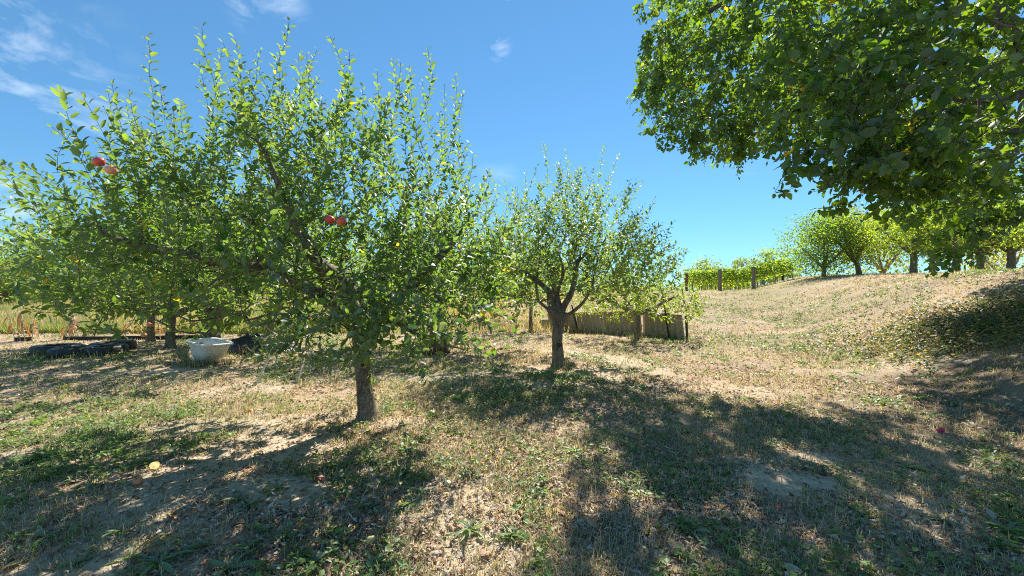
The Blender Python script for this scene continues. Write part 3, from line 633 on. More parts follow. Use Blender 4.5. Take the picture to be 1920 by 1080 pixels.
# clumps of drooping twigs: (px, py, depth, radius px, count)
clumps = []
def cl(px, py, Y, rp, n): clumps.append((px, py, Y, rp, n))
for a in [(1235, -20, 7.6, 60, 18), (1300, 60, 7.4, 75, 22), (1230, 130, 7.2, 50, 14), (1215, 175, 7.0, 40, 12), (1250, 240, 7.0, 45, 14), (1320, 180, 7.0, 80, 26), (1330, 270, 6.9, 55, 18), (1400, 80, 6.6, 90, 28), (1420, 210, 6.2, 80, 26),
          (1380, 285, 6.5, 45, 14), (1500, 30, 5.6, 110, 26), (1500, 150, 5.0, 90, 26), (1465, 270, 5.2, 50, 14), (1600, 90, 4.2, 110, 24), (1590, 190, 3.9, 80, 18), (1560, 300, 4.0, 60, 14), (1640, 290, 3.9, 90, 20), (1520, 330, 4.2, 40, 8),
          (1700, 60, 4.4, 120, 26), (1700, 200, 4.0, 110, 22), (1630, 380, 4.4, 55, 14), (1720, 360, 4.2, 80, 20), (1800, 120, 5.6, 130, 28), (1800, 250, 5.6, 120, 18), (1800, 360, 5.0, 80, 14), (1880, 60, 7.2, 120, 26), (1880, 200, 7.0, 120, 18), (1880, 320, 6.6, 100, 20),
          (1890, 395, 6.0, 60, 14), (1700, 400, 4.6, 30, 5), (1800, 430, 6.4, 50, 12), (1780, 495, 6.6, 36, 9), (1990, 150, 5.6, 140, 26), (2000, 350, 5.6, 140, 26), (1600, -80, 7.0, 160, 20), (1400, -100, 7.6, 140, 30), (1250, -110, 8.2, 100, 20),
          (1800, -120, 7.2, 160, 12), (1720, -260, 8.0, 160, 8), (1500, -270, 8.4, 170, 18), (1320, -240, 8.8, 120, 18), (1950, -250, 6.4, 200, 10), (1750, 60, 10.5, 90, 34), (1850, 130, 11, 100, 34), (1650, 150, 10, 80, 26), (1560, 60, 9.2, 80, 24), (1720, 260, 8.6, 90, 28), (1640, 340, 8.4, 55, 16),
          (2050, -50, 4, 200, 24), (2250, 100, 3.2, 250, 22), (2350, -100, 4.6, 300, 30), (2200, -400, 5.5, 300, 12), (1850, -420, 8, 200, 6), (2250, 350, 5.2, 180, 18), (1600, -450, 8.5, 200, 8), (2600, -200, 6, 350, 24), (2500, 150, 9, 250, 22)]: cl(*a)
clumps += [(px, py, Y * 1.35, rp, int(n * .8)) for px, py, Y, rp, n in clumps[:12]]
clumps += [(1750, 300, 10.5, 90, 30), (1850, 350, 11.5, 90, 30), (1800, 200, 12, 100, 30), (1900, 250, 11.5, 100, 30), (1820, 360, 13, 60, 20), (1890, 360, 13, 60, 20), (1460, 60, 10, 90, 26), (1470, 180, 9.5, 70, 22), (1560, 200, 9, 70, 22)]
def edge_row(px):
    return np.interp(px, [1190, 1270, 1380, 1490, 1500, 1600, 1700, 1780, 1920, 2200, 2600], [225, 285, 320, 300, 330, 385, 395, 415, 415, 470, 560])
ncl = 0
for _ in range(2500):
    # where the crown must reach to throw its shade over the bank
    rk = rng.random()
    if rk < .40: sx, sy = rng.uniform(1790, 2000), rng.uniform(540, 650)
    elif rk < .75: sx, sy = rng.uniform(1700, 1990), rng.uniform(600, 770)
    else: sx, sy = rng.uniform(1120, 1700), rng.uniform(765, 850)
    if sx < 1720 + (sy - 640) ** 2 * .004 and sy < 740: continue
    if sy < 560 and sx < 1830: continue
    g_ = G(sx, sy); h_ = rng.uniform(2.2, 10.5); t_ = h_ / sun_dir.z; q_ = g_ + np.array(sun_dir) * t_
    ppx = CX + F * q_[0] / q_[1]; ppy = HY - F * (q_[2] - EYE) / q_[1]
    if ppx < 1230 or ppy > edge_row(ppx) - 62 or ppx > 2300: continue
    if math.hypot(q_[0] - 10.8, q_[1] - 7.2) > 10.5: continue
    clumps.append((ppx, ppy, q_[1], .55 * F / q_[1], 13)); ncl += 1
    if ncl >= 80: break
tg = []
for px, py, Y, rp, n in clumps:
    c = P(px, py, Y); rw = rp / F * Y
    for _ in range(int(n * 1.45)):
        v = unit(rng.normal(0, 1, 3)) * rng.random() ** .4 * rw * np.array([1, 1.3, .95]); tip = c + v
        d = unit(np.array([-.45 + rng.normal(0, .45), rng.normal(0, .45), -.75 + rng.normal(0, .35)])); L = rng.uniform(.25, .55)
        tg.append((tip - d * L, tip))
cen = T.P[tid[-1]]; od = np.argsort([np.linalg.norm(t[0] - cen) for t in tg])
for i in od:
    rt, tip = tg[i]; d = unit(tip - rt); j = T.reach(rt, d, bow=.3); L = np.linalg.norm(tip - rt); m = 3; t = np.linspace(0, 1, m + 1)[1:, None]
    pts = rt + (tip - rt) * t + rng.normal(0, .01, (m, 3)); T.chain(j, pts, spur=False)
    stem_leaves(T, np.vstack([T.P[j], pts]), .105, .034, broad_cols, False, .66, (30, 75), .5)
T.finish(tip=.0028); spurs(T, broad_cols, .10, .07, .02, 4, 1., .66, .5)
pick_leaves(T, 300, 'broad', M['broad_leaf'], [(.035, .08, .025), (.05, .10, .03), (.06, .12, .03), (.04, .09, .035), (.09, .15, .035), (.03, .07, .025)])
tag(T.lv.build('foliage', M['broad_leaf'], T.root, LEAF_FOUR, T.base), kind='stuff')

# ------------------------------------------------------------------ trees on the hill and in the distance
def far_tree(name, label, x, y, h, w, trunk_h, trunk_r, col, n=60, L0=.16, group=None, lean=0., zlo=None, dens=1.0, bark='bark', cat='tree', per=26, z0=None):
    T = Tree(name, label, cat, (x, y), M[bark], group); b = T.base; rg = rng
    tp = [b + np.array(p) for p in ((0, 0, -.2), (lean * .2, 0, trunk_h * .5), (lean * .5, 0, trunk_h))]
    ids = T.chain(None, tp, [trunk_r * 1.25, trunk_r, trunk_r * .9], 'trunk', False)
    for k in range(4):
        a = k * 1.6 + rg.random(); u = np.array([math.cos(a), math.sin(a), 0]); top = h - trunk_h
        T.chain(ids[-1], [tp[-1] + u * w * .18 + [lean * .3, 0, top * .15], tp[-1] + u * w * .40 + [lean * .6, 0, top * .35], tp[-1] + u * w * .6 + [lean, 0, top * .55]], [trunk_r * .6, trunk_r * .42, trunk_r * .2], 'limb', False)
    zl = trunk_h * .8 if zlo is None else zlo; c = np.array([lean * .6, 0, (h + zl) / 2]); hz = (h - zl) / 2; col = np.array(col)
    tg = []
    for _ in range(n):
        v = unit(rg.normal(0, 1, 3)) * rg.random() ** .33 * np.array([w, w, hz]); v[:2] *= 1 - .25 * max(0, v[2] / hz)
        tg.append(b + c + v * rg.uniform(.8, 1.08))
    for p in sorted(tg, key=lambda p: np.linalg.norm(p - tp[-1])):
        d = unit(p - (b + c) + [0, 0, .3]); T.reach(p, d, bow=.25); rr = w * .24 * rg.uniform(.7, 1.3); m = int(per * 1.7 * dens * rg.uniform(.6, 1.3))
        q = p + rg.normal(0, 1, (m, 3)) * rr * np.array([.6, .6, .42]); dd = unit(rg.normal(0, 1, (m, 3)) + [0, 0, -.2]); nr = np.array([0, 0, 1.]) + rg.normal(0, .6, (m, 3))
        L = L0 * rg.uniform(.6, 1.3, m); cc = col * 1.25 * rg.uniform(.65, 1.35, (m, 1)) * rg.uniform(.85, 1.15)
        T.lv.add(q, dd, nr, L, L * .6, cc)
    T.finish(tip=.006); tag(T.lv.build('foliage', M['far_leaf'], T.root, LEAF_LOW, T.base), kind='stuff'); return T
def at(px, Y): x = (px - CX) / F * Y; return x, Y
HG = 'fruit trees on top of the bank'
far_tree('hill_tree', 'dense rounded green tree at the edge of the bank beside the vineyard', *at(1545, 25), 3.9, 2.5, .5, .11, (.085, .15, .04), 150, .13, HG, zlo=-.1, dens=1.3, per=34)
far_tree('hill_tree', 'tree with a bent leaning trunk on the bank beside the rounded tree', *at(1612, 24), 4.3, 2.0, .8, .13, (.12, .17, .04), 110, .13, HG, lean=-.5, zlo=.6, per=30)
far_tree('hill_tree', 'spreading tree on a straight trunk at the middle of the bank crest', *at(1713, 20.5), 3.6, 2.2, 1.0, .14, (.11, .165, .04), 120, .12, HG, zlo=.9, per=34)
far_tree('hill_tree', 'smaller tree with a thin trunk set back on the bank crest', *at(1748, 25), 3.7, 2.1, 1.1, .13, (.13, .17, .045), 80, .14, HG, zlo=.9, per=32)
far_tree('hill_tree', 'tree with a short dark trunk under the hanging bright leaves', *at(1793, 18), 3.5, 2.3, .8, .13, (.11, .17, .035), 100, .12, HG, zlo=.8, per=34)
far_tree('hill_tree', 'thick trunked tree with reddish brown stem far along the bank', *at(1838, 22), 4.0, 2.3, 1.0, .15, (.12, .15, .045), 100, .14, HG, zlo=1.0, per=30)
far_tree('hill_tree', 'last trunk along the bank, wrapped in pale brown creeper', *at(1896, 21), 4.2, 2.4, 1.0, .15, (.12, .16, .045), 100, .14, HG, zlo=1.0, per=30)
for i, (px, Y, h, w, c, lb) in enumerate([(1330, 62, 6.0, 3.6, (.10, .145, .075), 'pale feathery tree rising behind the left end of the vineyard'), (1395, 70, 5.2, 3.0, (.10, .14, .08), 'low hazy tree behind the middle of the vineyard'), (1440, 62, 5.6, 3.0, (.10, .16, .06), 'round tree rising behind the right end of the vineyard'),
        (1475, 75, 4.6, 2.6, (.09, .13, .07), 'small tree tops between the vineyard and the rounded tree'), (1655, 42, 5.5, 4, (.12, .15, .06), 'loose tree standing beyond the bank crest'), (1890, 45, 5, 4, (.14, .15, .07), 'pale bushy tree beyond the last trunks of the bank')]):
    far_tree('distant_tree', lb, *at(px, Y), h + 3.2, w, 1.6, .2, c, 70, .32, 'distant trees on the skyline', zlo=.8, per=26)
ORD = 'first second third fourth fifth sixth seventh eighth ninth tenth eleventh twelfth thirteenth fourteenth fifteenth sixteenth'.split()
# hedge trees far behind the field on the left
for i, (px, Y, h, w, c) in enumerate([(-90, 30, 5.5, 3.4, (.07, .12, .035)), (15, 30, 4.6, 3.2, (.09, .14, .04)), (85, 38, 4.0, 3.2, (.10, .145, .05)), (170, 46, 4.2, 3.6, (.08, .125, .045)), (250, 48, 4.6, 3.8, (.07, .115, .04)), (335, 50, 4.2, 4.0, (.09, .135, .045)), (420, 50, 4.4, 3.8, (.08, .125, .04)),
        (505, 52, 4.2, 4.0, (.075, .12, .04)), (595, 55, 4.6, 4.2, (.09, .14, .05)), (690, 55, 4.2, 4.2, (.08, .12, .04)), (790, 56, 4.2, 4.2, (.09, .13, .05)), (880, 56, 4.4, 4.2, (.08, .125, .045)), (970, 58, 4.2, 4.2, (.09, .14, .05)), (1060, 58, 4.6, 4.4, (.085, .13, .045)), (1150, 58, 4.4, 4.2, (.09, .135, .05)), (1235, 58, 4.8, 4.2, (.085, .13, .045))]):
    t_ = far_tree('hedge_tree', '%s bushy tree behind the dry field, counted from the tyre end' % ORD[i], *at(px, Y), h, w, .8, .16, c, 60, .30, 'bushy trees along the far edge of the dry field', zlo=.0, per=26)

# ------------------------------------------------------------------ vineyard
def vine_tpl(seed):
    rg = np.random.default_rng(seed); t = Tubes(); t.add([(0, 0, -.1), (.02, 0, .3), (-.02, .02, .7), (.0, 0, 1.0)], [.03, .025, .022, .02], 6, .2); t.add([(0, 0, .9), (.3, 0, 1.0), (.55, 0, 1.02)], [.018, .014, .01], 5); t.add([(0, 0, .9), (-.3, 0, 1.0), (-.5, 0, 1.02)], [.018, .014, .01], 5)
    lv = Leaves(); n = 330; p = np.stack([rg.uniform(-.6, .6, n), rg.normal(0, .16, n), .62 + 1.3 * rg.random(n) ** .75], -1)
    c = np.array([.11, .19, .045]) * rg.uniform(.6, 1.4, (n, 1)); y = rg.random(n) < .10; c[y] = np.array([.30, .30, .06]) * rg.uniform(.7, 1.1, (y.sum(), 1))
    L = rg.uniform(.10, .17, n); lv.add(p, rg.normal(0, 1, (n, 3)) + [0, 0, -.5], rg.normal(0, .6, (n, 3)) + [0, -.4, .6], L, L * .95, c); return t, lv
vs = []
for k in range(4):
    t, lv = vine_tpl(k + 5)
    a = t.build('stem', M['bark']); a_me = a.data; bpy.data.objects.remove(a)
    c = lv.build('foliage', M['far_leaf'], None, LEAF_LOW); c_me = c.data; bpy.data.objects.remove(c); vs.append((a_me, c_me))
vn_count = 0
for row in range(5):
    for k in range(13):
        x = 12.3 + k * .62 + row * .25 + rng.normal(0, .04); y = 29.5 + row * 2.1 - .05 * k + rng.normal(0, .05)
        if (x / y) > .715 or x / y < .435: continue
        near_ = row == 0
        r_ = thing('grapevine', '%s vine of the row facing the lawn, counted from the corrugated sheets' % ORD[k] if near_ else '%s vine of the %s row behind, counted from the corrugated sheets' % (ORD[k], ORD[row]), 'vine', (x, y, gz(x, y)), rng.normal(0, .2), 'grapevines of the first row' if near_ else 'grapevines of the %s row' % ORD[row])
        a_me, c_me = vs[int(rng.integers(4))]; link('stem', a_me, None, r_); tag(link('foliage', c_me, None, r_), kind='stuff')
        r_.scale = (1.0, 1.0, rng.uniform(.72, .86))
def post(name, label, px, Y, top_row, r, mat='wood', group=None, lean=(0, 0), pos=None):
    x, y = pos if pos is not None else at(px, Y); z = gz(x, y); h = EYE - (top_row - HY) / F * y - z
    T_ = Tubes(); n = 8; zz = np.linspace(-.15, h, n); T_.add(np.stack([zz * lean[0], zz * lean[1], zz], -1), r * (1 + .05 * np.sin(zz * 5)), 9, .14)
    o = T_.build(name, M[mat], None, True, (x, y, z)); return tag(o, label, 'post', group)
post('vineyard_post', 'grey weathered end post of the vineyard, first from the young apple trees', 1350, 26.5, 505, .12, group='weathered wooden end posts of the vineyard')
post('vineyard_post', 'grey weathered end post with a rusty top band in front of the vines', 1413, 26.5, 500, .12, group='weathered wooden end posts of the vineyard')
post('vineyard_post', 'dark brown post at the near corner of the vineyard behind the shrub', 1287, 27.5, 512, .10, 'brown_wood', 'weathered wooden end posts of the vineyard')
post('vineyard_post', 'thin dark post at the far corner of the vineyard by the rounded tree', 1468, 30, 511, .08, 'dark_wood', 'weathered wooden end posts of the vineyard')
post('fence_post', 'thin grey post standing in the dry grass behind the black plastic heap', 450, 21, 583, .08, group='posts in the dry field')
post('fence_post', 'thin grey post in the dry field to the side of the crate', 863, 30, 562, .09, group='posts in the dry field')
post('fence_post', 'short grey post beyond the edging board under the apple leaves', 262, 17, 597, .10, group='posts in the dry field')

# ------------------------------------------------------------------ corrugated sheets leaning as a low fence
pL, pR = G(1056, 618), G(1283, 636); pL = np.array([pR[0] - 3.65, pR[1] + 2.5, 0])
al = unit((pR - pL) * [1, 1, 0]); nrm = np.array([-al[1], al[0], 0]); tot = np.linalg.norm((pR - pL)[:2])
def sheet(label, c, wd, ht, tilt, back, off, wave=.165, seed=0):
    nu, nv = int(wd / wave * 10), 9; u = np.linspace(0, wd, nu); v = np.linspace(0, ht, nv); U, V_ = np.meshgrid(u, v, indexing='ij')
    rg = np.random.default_rng(seed)
    edge = .03 * (fbm(U[:, -1] * 5, 0 * U[:, -1] + seed, 3, seed) - .5) * 2; V2 = V_ + (V_ / ht) * edge[:, None]
    D = .034 * np.cos(U / wave * 2 * math.pi); th = .008
    Vs = []
    for s in (-th / 2, th / 2):
        a = U - wd / 2; z = V2; dd = D + s
        x2 = a * math.cos(tilt) - z * math.sin(tilt); z2 = a * math.sin(tilt) * .25 + z * math.cos(tilt) 
        Vs.append(np.stack([x2 * al[0] + (dd + z * back) * nrm[0], x2 * al[1] + (dd + z * back) * nrm[1], z2 - .06], -1).reshape(-1, 3))
    I, J = np.meshgrid(np.arange(nu - 1), np.arange(nv - 1), indexing='ij'); q = np.stack([I * nv + J, (I + 1) * nv + J, (I + 1) * nv + J + 1, I * nv + J + 1], -1).reshape(-1, 4); n = nu * nv
    rim = []; 
    path = [(i, 0) for i in range(nu)] + [(nu - 1, j) for j in range(1, nv)] + [(i, nv - 1) for i in range(nu - 2, -1, -1)] + [(0, j) for j in range(nv - 2, -1, -1)]
    for (a, b_), (c2, d2) in zip(path[:-1], path[1:]): rim.append((a * nv + b_, c2 * nv + d2, c2 * nv + d2 + n, a * nv + b_ + n))
    pos = pL + al * c + nrm * off; pos[2] = gz(pos[0], pos[1])
    o = mk('corrugated_sheet', np.vstack(Vs), [np.vstack([q, q[:, ::-1] + n, rim])], M['asbestos'], None, None, False, pos)
    return tag(o, label, 'sheet', 'corrugated cement sheets leaning as a low fence')
sheets = [('narrow corrugated sheet half hidden behind the middle apple trunk, far end of the fence', .25, .62, .80, .36, .0), ('corrugated sheet beside the second dark stake, leaning strongly', .82, .62, .84, .30, .05), ('brownish corrugated sheet with a split corner, fourth in the low fence', 1.62, 1.02, .84, .26, 0),
          ('widest grey corrugated sheet, behind the young apple tree', 2.55, .98, .86, .20, .055), ('greenish tan corrugated piece just past the young apple stem', 3.22, .46, .86, .14, 0), ('grey corrugated sheet with a dark hole near its foot', 3.86, .86, .86, .05, .06), ('rough grey end piece of the low fence beyond the last stake', 4.55, .46, .84, .14, 0)]
for i, (lb, c, wd, ht, ti, of) in enumerate(sheets): sheet(lb, c * .93, wd * .95, ht * .92, ti, .12, of, seed=i + 3)
for i, (c, lean, lb) in enumerate([(.62, -.28, 'dark leaning stake between the first two corrugated sheets'), (1.12, -.30, 'dark leaning stake in front of the strongly leaning sheet'), (4.32, -.17, 'long dark stake holding the grey end sheets'), (4.86, -.08, 'dark stake at the very end of the sheets beside the shrub'), (2.85, -.12, 'rusty upright stake behind the young apple stem')]):
    pos = pL + al * c * .93 - nrm * .10 * (1 if i != 4 else -1.8); pos[2] = gz(pos[0], pos[1]); hh = .95 if i in (0, 1) else (1.3 if i in (2, 4) else .7)
    t = Tubes(); z = np.linspace(-.1, hh, 6); t.add(np.stack([al[0] * lean * z + nrm[0] * .1 * z, al[1] * lean * z + nrm[1] * .1 * z, z], -1), .028, 7, .1)
    tag(t.build('stake', M['brown_wood' if i == 4 else 'dark_wood'], None, True, pos), lb, 'stake', 'stakes along the corrugated sheets')

# ------------------------------------------------------------------ bathtub
def tub():
    c = G(397, 684); c[0] -= .27; c[1] += .3; c[2] = gz(c[0], c[1])
    rt = thing('bathtub', 'old white bathtub standing outdoors in the grass under the apple tree', 'bathtub', c, R(-38))
    rt.rotation_euler = (R(0), R(1.5), R(-38)); rt.scale = (.8, .8, .82)
    n = 56; th = np.arange(n) * 2 * math.pi / n
    def ring(hl, hw, z, cx=0., e=.42):
        cs, sn = np.cos(th), np.sin(th); return np.stack([cx + hl * np.sign(cs) * np.abs(cs) ** e, hw * np.sign(sn) * np.abs(sn) ** e, 0 * th + z], -1)
    def loft(rings, name, mat, close_end=True):
        V = np.vstack(rings); m = len(rings); j = np.arange(n); j2 = (j + 1) % n
        q = np.vstack([np.stack([i * n + j, i * n + j2, (i + 1) * n + j2, (i + 1) * n + j], -1) for i in range(m - 1)])
        fs = [q]
        if close_end: V = np.vstack([V, rings[-1].mean(0)]); fs.append(np.stack([(m - 1) * n + j, (m - 1) * n + j2, j * 0 + m * n], -1))
        return mk(name, V, fs, mat, None, rt, True)
    # +x end is sloped (backrest), -x end is steep
    outr = [ring(.735, .335, .50, 0, .36), ring(.725, .325, .47, -.01), ring(.69, .30, .34, -.035, .5), ring(.63, .275, .20, -.08, .55), ring(.54, .235, .07, -.14, .6), ring(.42, .17, .01, -.17, .65)]
    loft(outr, 'shell', M['enamel_out'])
    loft([ring(.735, .335, .506, 0, .36)[::-1] * 1, ring(.70, .305, .50, 0, .4)[::-1], ring(.67, .285, .40, -.02, .45)[::-1], ring(.60, .25, .18, -.08, .55)[::-1], ring(.45, .18, .06, -.14, .6)[::-1]], 'basin', M['enamel_in'])
    rim = [ring(.70, .305, .507, 0, .4), ring(.72, .325, .53, 0, .38), ring(.765, .365, .53, 0, .36), ring(.785, .38, .512, 0, .36), ring(.775, .372, .485, 0, .36), ring(.735, .337, .49, 0, .36)]
    loft(rim, 'rim', M['enamel_in'], False)
    t = Tubes(); a = np.linspace(0, 2 * math.pi, 21); t.add(np.stack([0 * a - .655, .032 * np.cos(a), .40 + .032 * np.sin(a)], -1), .008, 6); t.add([(-.66, 0, .40), (-.648, 0, .40)], [.026, .02], 10); t.build('overflow_fitting', M['chrome'], rt)
tub()

# ------------------------------------------------------------------ tyres
def tyre(label, px, py, Rr, hgt, tiltx=0, tilty=0, lift=0.):
    p = G(px, py); prof = []
    # cross-section (radius, z): outer tread, side wall, bead, inner liner
    w2 = hgt / 2
    pf = [(Rr * .60, w2 * .55), (Rr * .64, w2 * .92), (Rr * .78, w2 * 1.05), (Rr * .90, w2 * 1.0), (Rr * .965, w2 * .82), (Rr, w2 * .6), (Rr, 0), (Rr, -w2 * .6), (Rr * .965, -w2 * .82), (Rr * .9, -w2), (Rr * .78, -w2 * 1.05), (Rr * .64, -w2 * .92), (Rr * .60, -w2 * .55), (Rr * .80, -w2 * .6), (Rr * .92, 0), (Rr * .80, w2 * .6)]
    n = 48; m = len(pf); V = []
    for i in range(n):
        a = i * 2 * math.pi / n
        for k, (r, z) in enumerate(pf):
            rr = r * (.975 if (k in (5, 6, 7) and i % 2 == 0) else 1); V.append((rr * math.cos(a), rr * math.sin(a), z))
    q = [(i * m + k, i * m + (k + 1) % m, ((i + 1) % n) * m + (k + 1) % m, ((i + 1) % n) * m + k) for i in range(n) for k in range(m)]
    z = gz(p[0], p[1]); rt = thing('tyre', label, 'tyre', (p[0], p[1] + Rr * .8, z + w2 * .9 + lift), 0, 'old tyres lying in the grass')
    rt.rotation_euler = (tiltx, tilty, random.random() * 6)
    mk('casing', V, [np.array(q)], M['rubber'], None, rt, True)
    t = Tubes(); a = np.linspace(0, 2 * math.pi, 41)
    for zz in (1, -1): t.add(np.stack([Rr * .62 * np.cos(a), Rr * .62 * np.sin(a), 0 * a + zz * w2 * .78], -1), .012, 6)
    t.build('bead', M['rubber'], rt)
tyre('worn black tyre lying flat at the outer end of the row, pale dust on top', 76, 667, .44, .21, .02, 0)
tyre('black tyre lying flat in front of the dusty one', 110, 671, .42, .20, 0, .02)
tyre('black tyre lying flat beside the front one, closest to the bathtub path', 168, 668, .42, .20, .03, -.02)
tyre('black tyre lying flat at the back of the row nearest the bathtub', 186, 660, .44, .22, -.03, .03)

# ------------------------------------------------------------------ black plastic heap and sheets
def crumple(name, label, px, py, wx, wy, h, mat, seed, cat='plastic sheet'):
    c = G(px, py); n = 64; u = np.linspace(-1, 1, n); U, V_ = np.meshgrid(u, u, indexing='ij'); r = np.hypot(U, V_)
    ang = np.arctan2(V_, U); edge = 1 - .25 * (vn(np.cos(ang) * 2 + 5, np.sin(ang) * 2 + 5, seed) - .3)
    fall = np.clip(1 - (r / edge) ** 2, 0, 1) ** .6
    rid = 1 - np.abs(2 * fbm(U * 3 + seed, V_ * 3, 4, seed) - 1); z = h * fall * (.5 + .6 * rid) + .03 * rid
    k = np.minimum(1, edge / np.maximum(r, 1e-6)); X = U * wx * k; Y = V_ * wy * k
    X = X + .05 * (fbm(U * 6, V_ * 6, 2, seed + 4) - .5); Zg = H(c[0] + X, c[1] + wy * .7 + Y)
    I, J = np.meshgrid(np.arange(n - 1), np.arange(n - 1), indexing='ij'); q = np.stack([I * n + J, (I + 1) * n + J, (I + 1) * n + J + 1, I * n + J + 1], -1).reshape(-1, 4)
    z0 = gz(c[0], c[1] + wy * .7)
    o = mk(name, np.stack([X, Y, Zg - z0 + z - .02], -1).reshape(-1, 3), q, M[mat], None, None, True, (c[0], c[1] + wy * .7, z0)); tag(o, label, cat)
crumple('plastic_sheet', 'heap of crumpled black plastic sheeting behind the bathtub', 456, 663, .52, .4, .42, 'tarp', 3)
crumple('plastic_sheet', 'lower folds of black plastic trailing from the heap towards the poles', 500, 661, .55, .3, .16, 'tarp', 8)
crumple('plastic_sheet', 'blue grey plastic sheet lying flat between the trunk and the black heap', 415, 652, .45, .25, .12, 'bluefilm', 12)
def pole(name, label, a, b_, r, mat, cat='pole', group=None, parent=None):
    a = np.array(a); b_ = np.array(b_); c = a if parent is None else np.zeros(3); t = Tubes(); k = np.linspace(0, 1, 7)[:, None]; t.add(a + (b_ - a) * k + rng.normal(0, r * .15, (7, 3)) - c, r, 8, .05)
    o = t.build(name, M[mat], parent, True, None if parent is not None else tuple(c))
    return tag(o, label, cat, group) if parent is None else o
for i, (x0, y0, x1, y1, r, m_, lb) in enumerate([(478, 661, 560, 652, .016, 'pvc', 'white plastic tube lying on the black plastic, in front'), (492, 655, 566, 650, .014, 'bluefilm', 'blue grey tube lying on the black plastic'), (470, 652, 545, 645, .014, 'pvc', 'pale tube lying at the back of the black plastic')]):
    a, b_ = G(x0, y0), G(x1, y1); a[2] += .09; b_[2] += .10; pole('tube', lb, a, b_, r, m_, 'tube', 'thin tubes lying on the plastic sheeting')
a = G(478, 722); a[2] -= .05; pole('pole', 'long thin pale pole leaning up into the front apple tree', a, P(548, 575, 7.2), .017, 'pvc')
# trestle of pale bars
rt0 = G(560, 720); tr = thing('trestle', 'broken trestle of pale bars behind the front apple trunk', 'trestle', rt0)
def loc(px, py, Y): return P(px, py, Y) - rt0
g1 = G(556, 720) - rt0; g1[2] -= .04
pole('leg', '', g1, loc(574, 660, 7.0), .02, 'palewood', parent=tr)
g2 = G(582, 700) - rt0; g2[2] -= .04; pole('leg', '', g2, loc(576, 655, 7.6), .018, 'palewood', parent=tr)
g3 = G(660, 700) - rt0; g3[2] -= .04; pole('leg', '', g3, loc(652, 652, 7.4), .018, 'palewood', parent=tr)
pole('bar', '', loc(572, 663, 7.0), loc(660, 654, 7.4), .018, 'pvc', parent=tr)
pole('bar', '', loc(584, 664, 7.1), loc(662, 678, 7.0), .016, 'pvc', parent=tr)
pole('bar', '', loc(490, 634, 7.9), loc(602, 664, 7.2), .022, 'palewood', parent=tr)
pole('bar', '', loc(528, 612, 8.2), loc(576, 610, 8.2), .018, 'pvc', parent=tr)
pole('leg', '', loc(530, 611, 8.2), G(515, 690) - rt0 - [0, 0, .04], .016, 'pvc', parent=tr)
pole('leg', '', loc(576, 610, 8.2), loc(574, 655, 7.8), .016, 'pvc', parent=tr)

# dark edging boards at the field edge
def box(x0, x1, y0, y1, z0, z1):
    V = [(x, y, z) for x in (x0, x1) for y in (y0, y1) for z in (z0, z1)]
    return np.array(V), np.array([(0, 1, 3, 2), (4, 6, 7, 5), (0, 4, 5, 1), (2, 3, 7, 6), (0, 2, 6, 4), (1, 5, 7, 3)])
for i, (xa, xb, ya, yb, lb) in enumerate([(28, 62, 640, 639, 'short dark edging board at the outer end, beyond the tyres'), (120, 215, 638, 637, 'dark edging board beyond the tyres'), (218, 300, 637, 636, 'dark edging board between the tyres and the slim tree'), (303, 375, 636, 636, 'dark edging board ending behind the bathtub')]):
    a, b_ = G(xa, ya), G(xb, yb); L = np.linalg.norm((b_ - a)[:2]); V, q = box(0, L, -.02, .02, -.05, .11)
    o = mk('edging_board', V, q, M['dark_wood'], None, None, False, a); o.rotation_euler = (0, 0, math.atan2(b_[1] - a[1], b_[0] - a[0])); tag(o, lb, 'board', 'dark edging boards at the edge of the field')
# wooden crate by the trunk
cr0 = G(818, 664); ct = thing('crate', 'weathered brown slatted crate at the foot of a trunk behind the front apple tree', 'crate', (cr0[0], cr0[1] + .1, cr0[2]), R(12))
for k in range(6):
    V, q = box(-.27 + k * .09, -.27 + k * .09 + .078, -.17, -.155, .0, .34); mk('slat', V, q, M['brown_wood'], None, ct)
    V, q = box(-.27 + k * .09, -.27 + k * .09 + .078, .155, .17, .0, .34); mk('slat', V, q, M['brown_wood'], None, ct)
for s in (-1, 1):
    V, q = box(s * .275 - .008, s * .275 + .008, -.15, .15, 0, .34); mk('side_board', V, q, M['brown_wood'], None, ct)
for k in range(2):
    V, q = box(-.36, .36, -.20 + k * .205, -.005 + k * .205, .345, .372); mk('top_board', V, q, M['brown_wood'], None, ct)
# stone block beyond the middle trunk
def rock(name, label, p, s, mat, seed, cat='stone', sub=3):
    import bmesh
    bm = bmesh.new(); bmesh.ops.create_icosphere(bm, subdivisions=sub, radius=1); V = np.array([v.co[:] for v in bm.verts]); Fc = np.array([[v.index for v in f.verts] for f in bm.faces]); bm.free()
    V = np.sign(V) * np.abs(V) ** .7; V = V * (1 + .25 * (fbm(V[:, :1] * 1.7 + seed, V[:, 1:2] * 1.7 + V[:, 2:], 3, seed) - .5)); V = V * s
    return tag(mk(name, V, Fc, M[mat], None, None, False, p), label, cat)
pst = G(1032, 612); rock('stone_block', 'flat tan stone slab just behind the middle apple trunk', (pst[0], pst[1], pst[2] + .16), np.array([.42, .3, .16]), 'stone', 4)
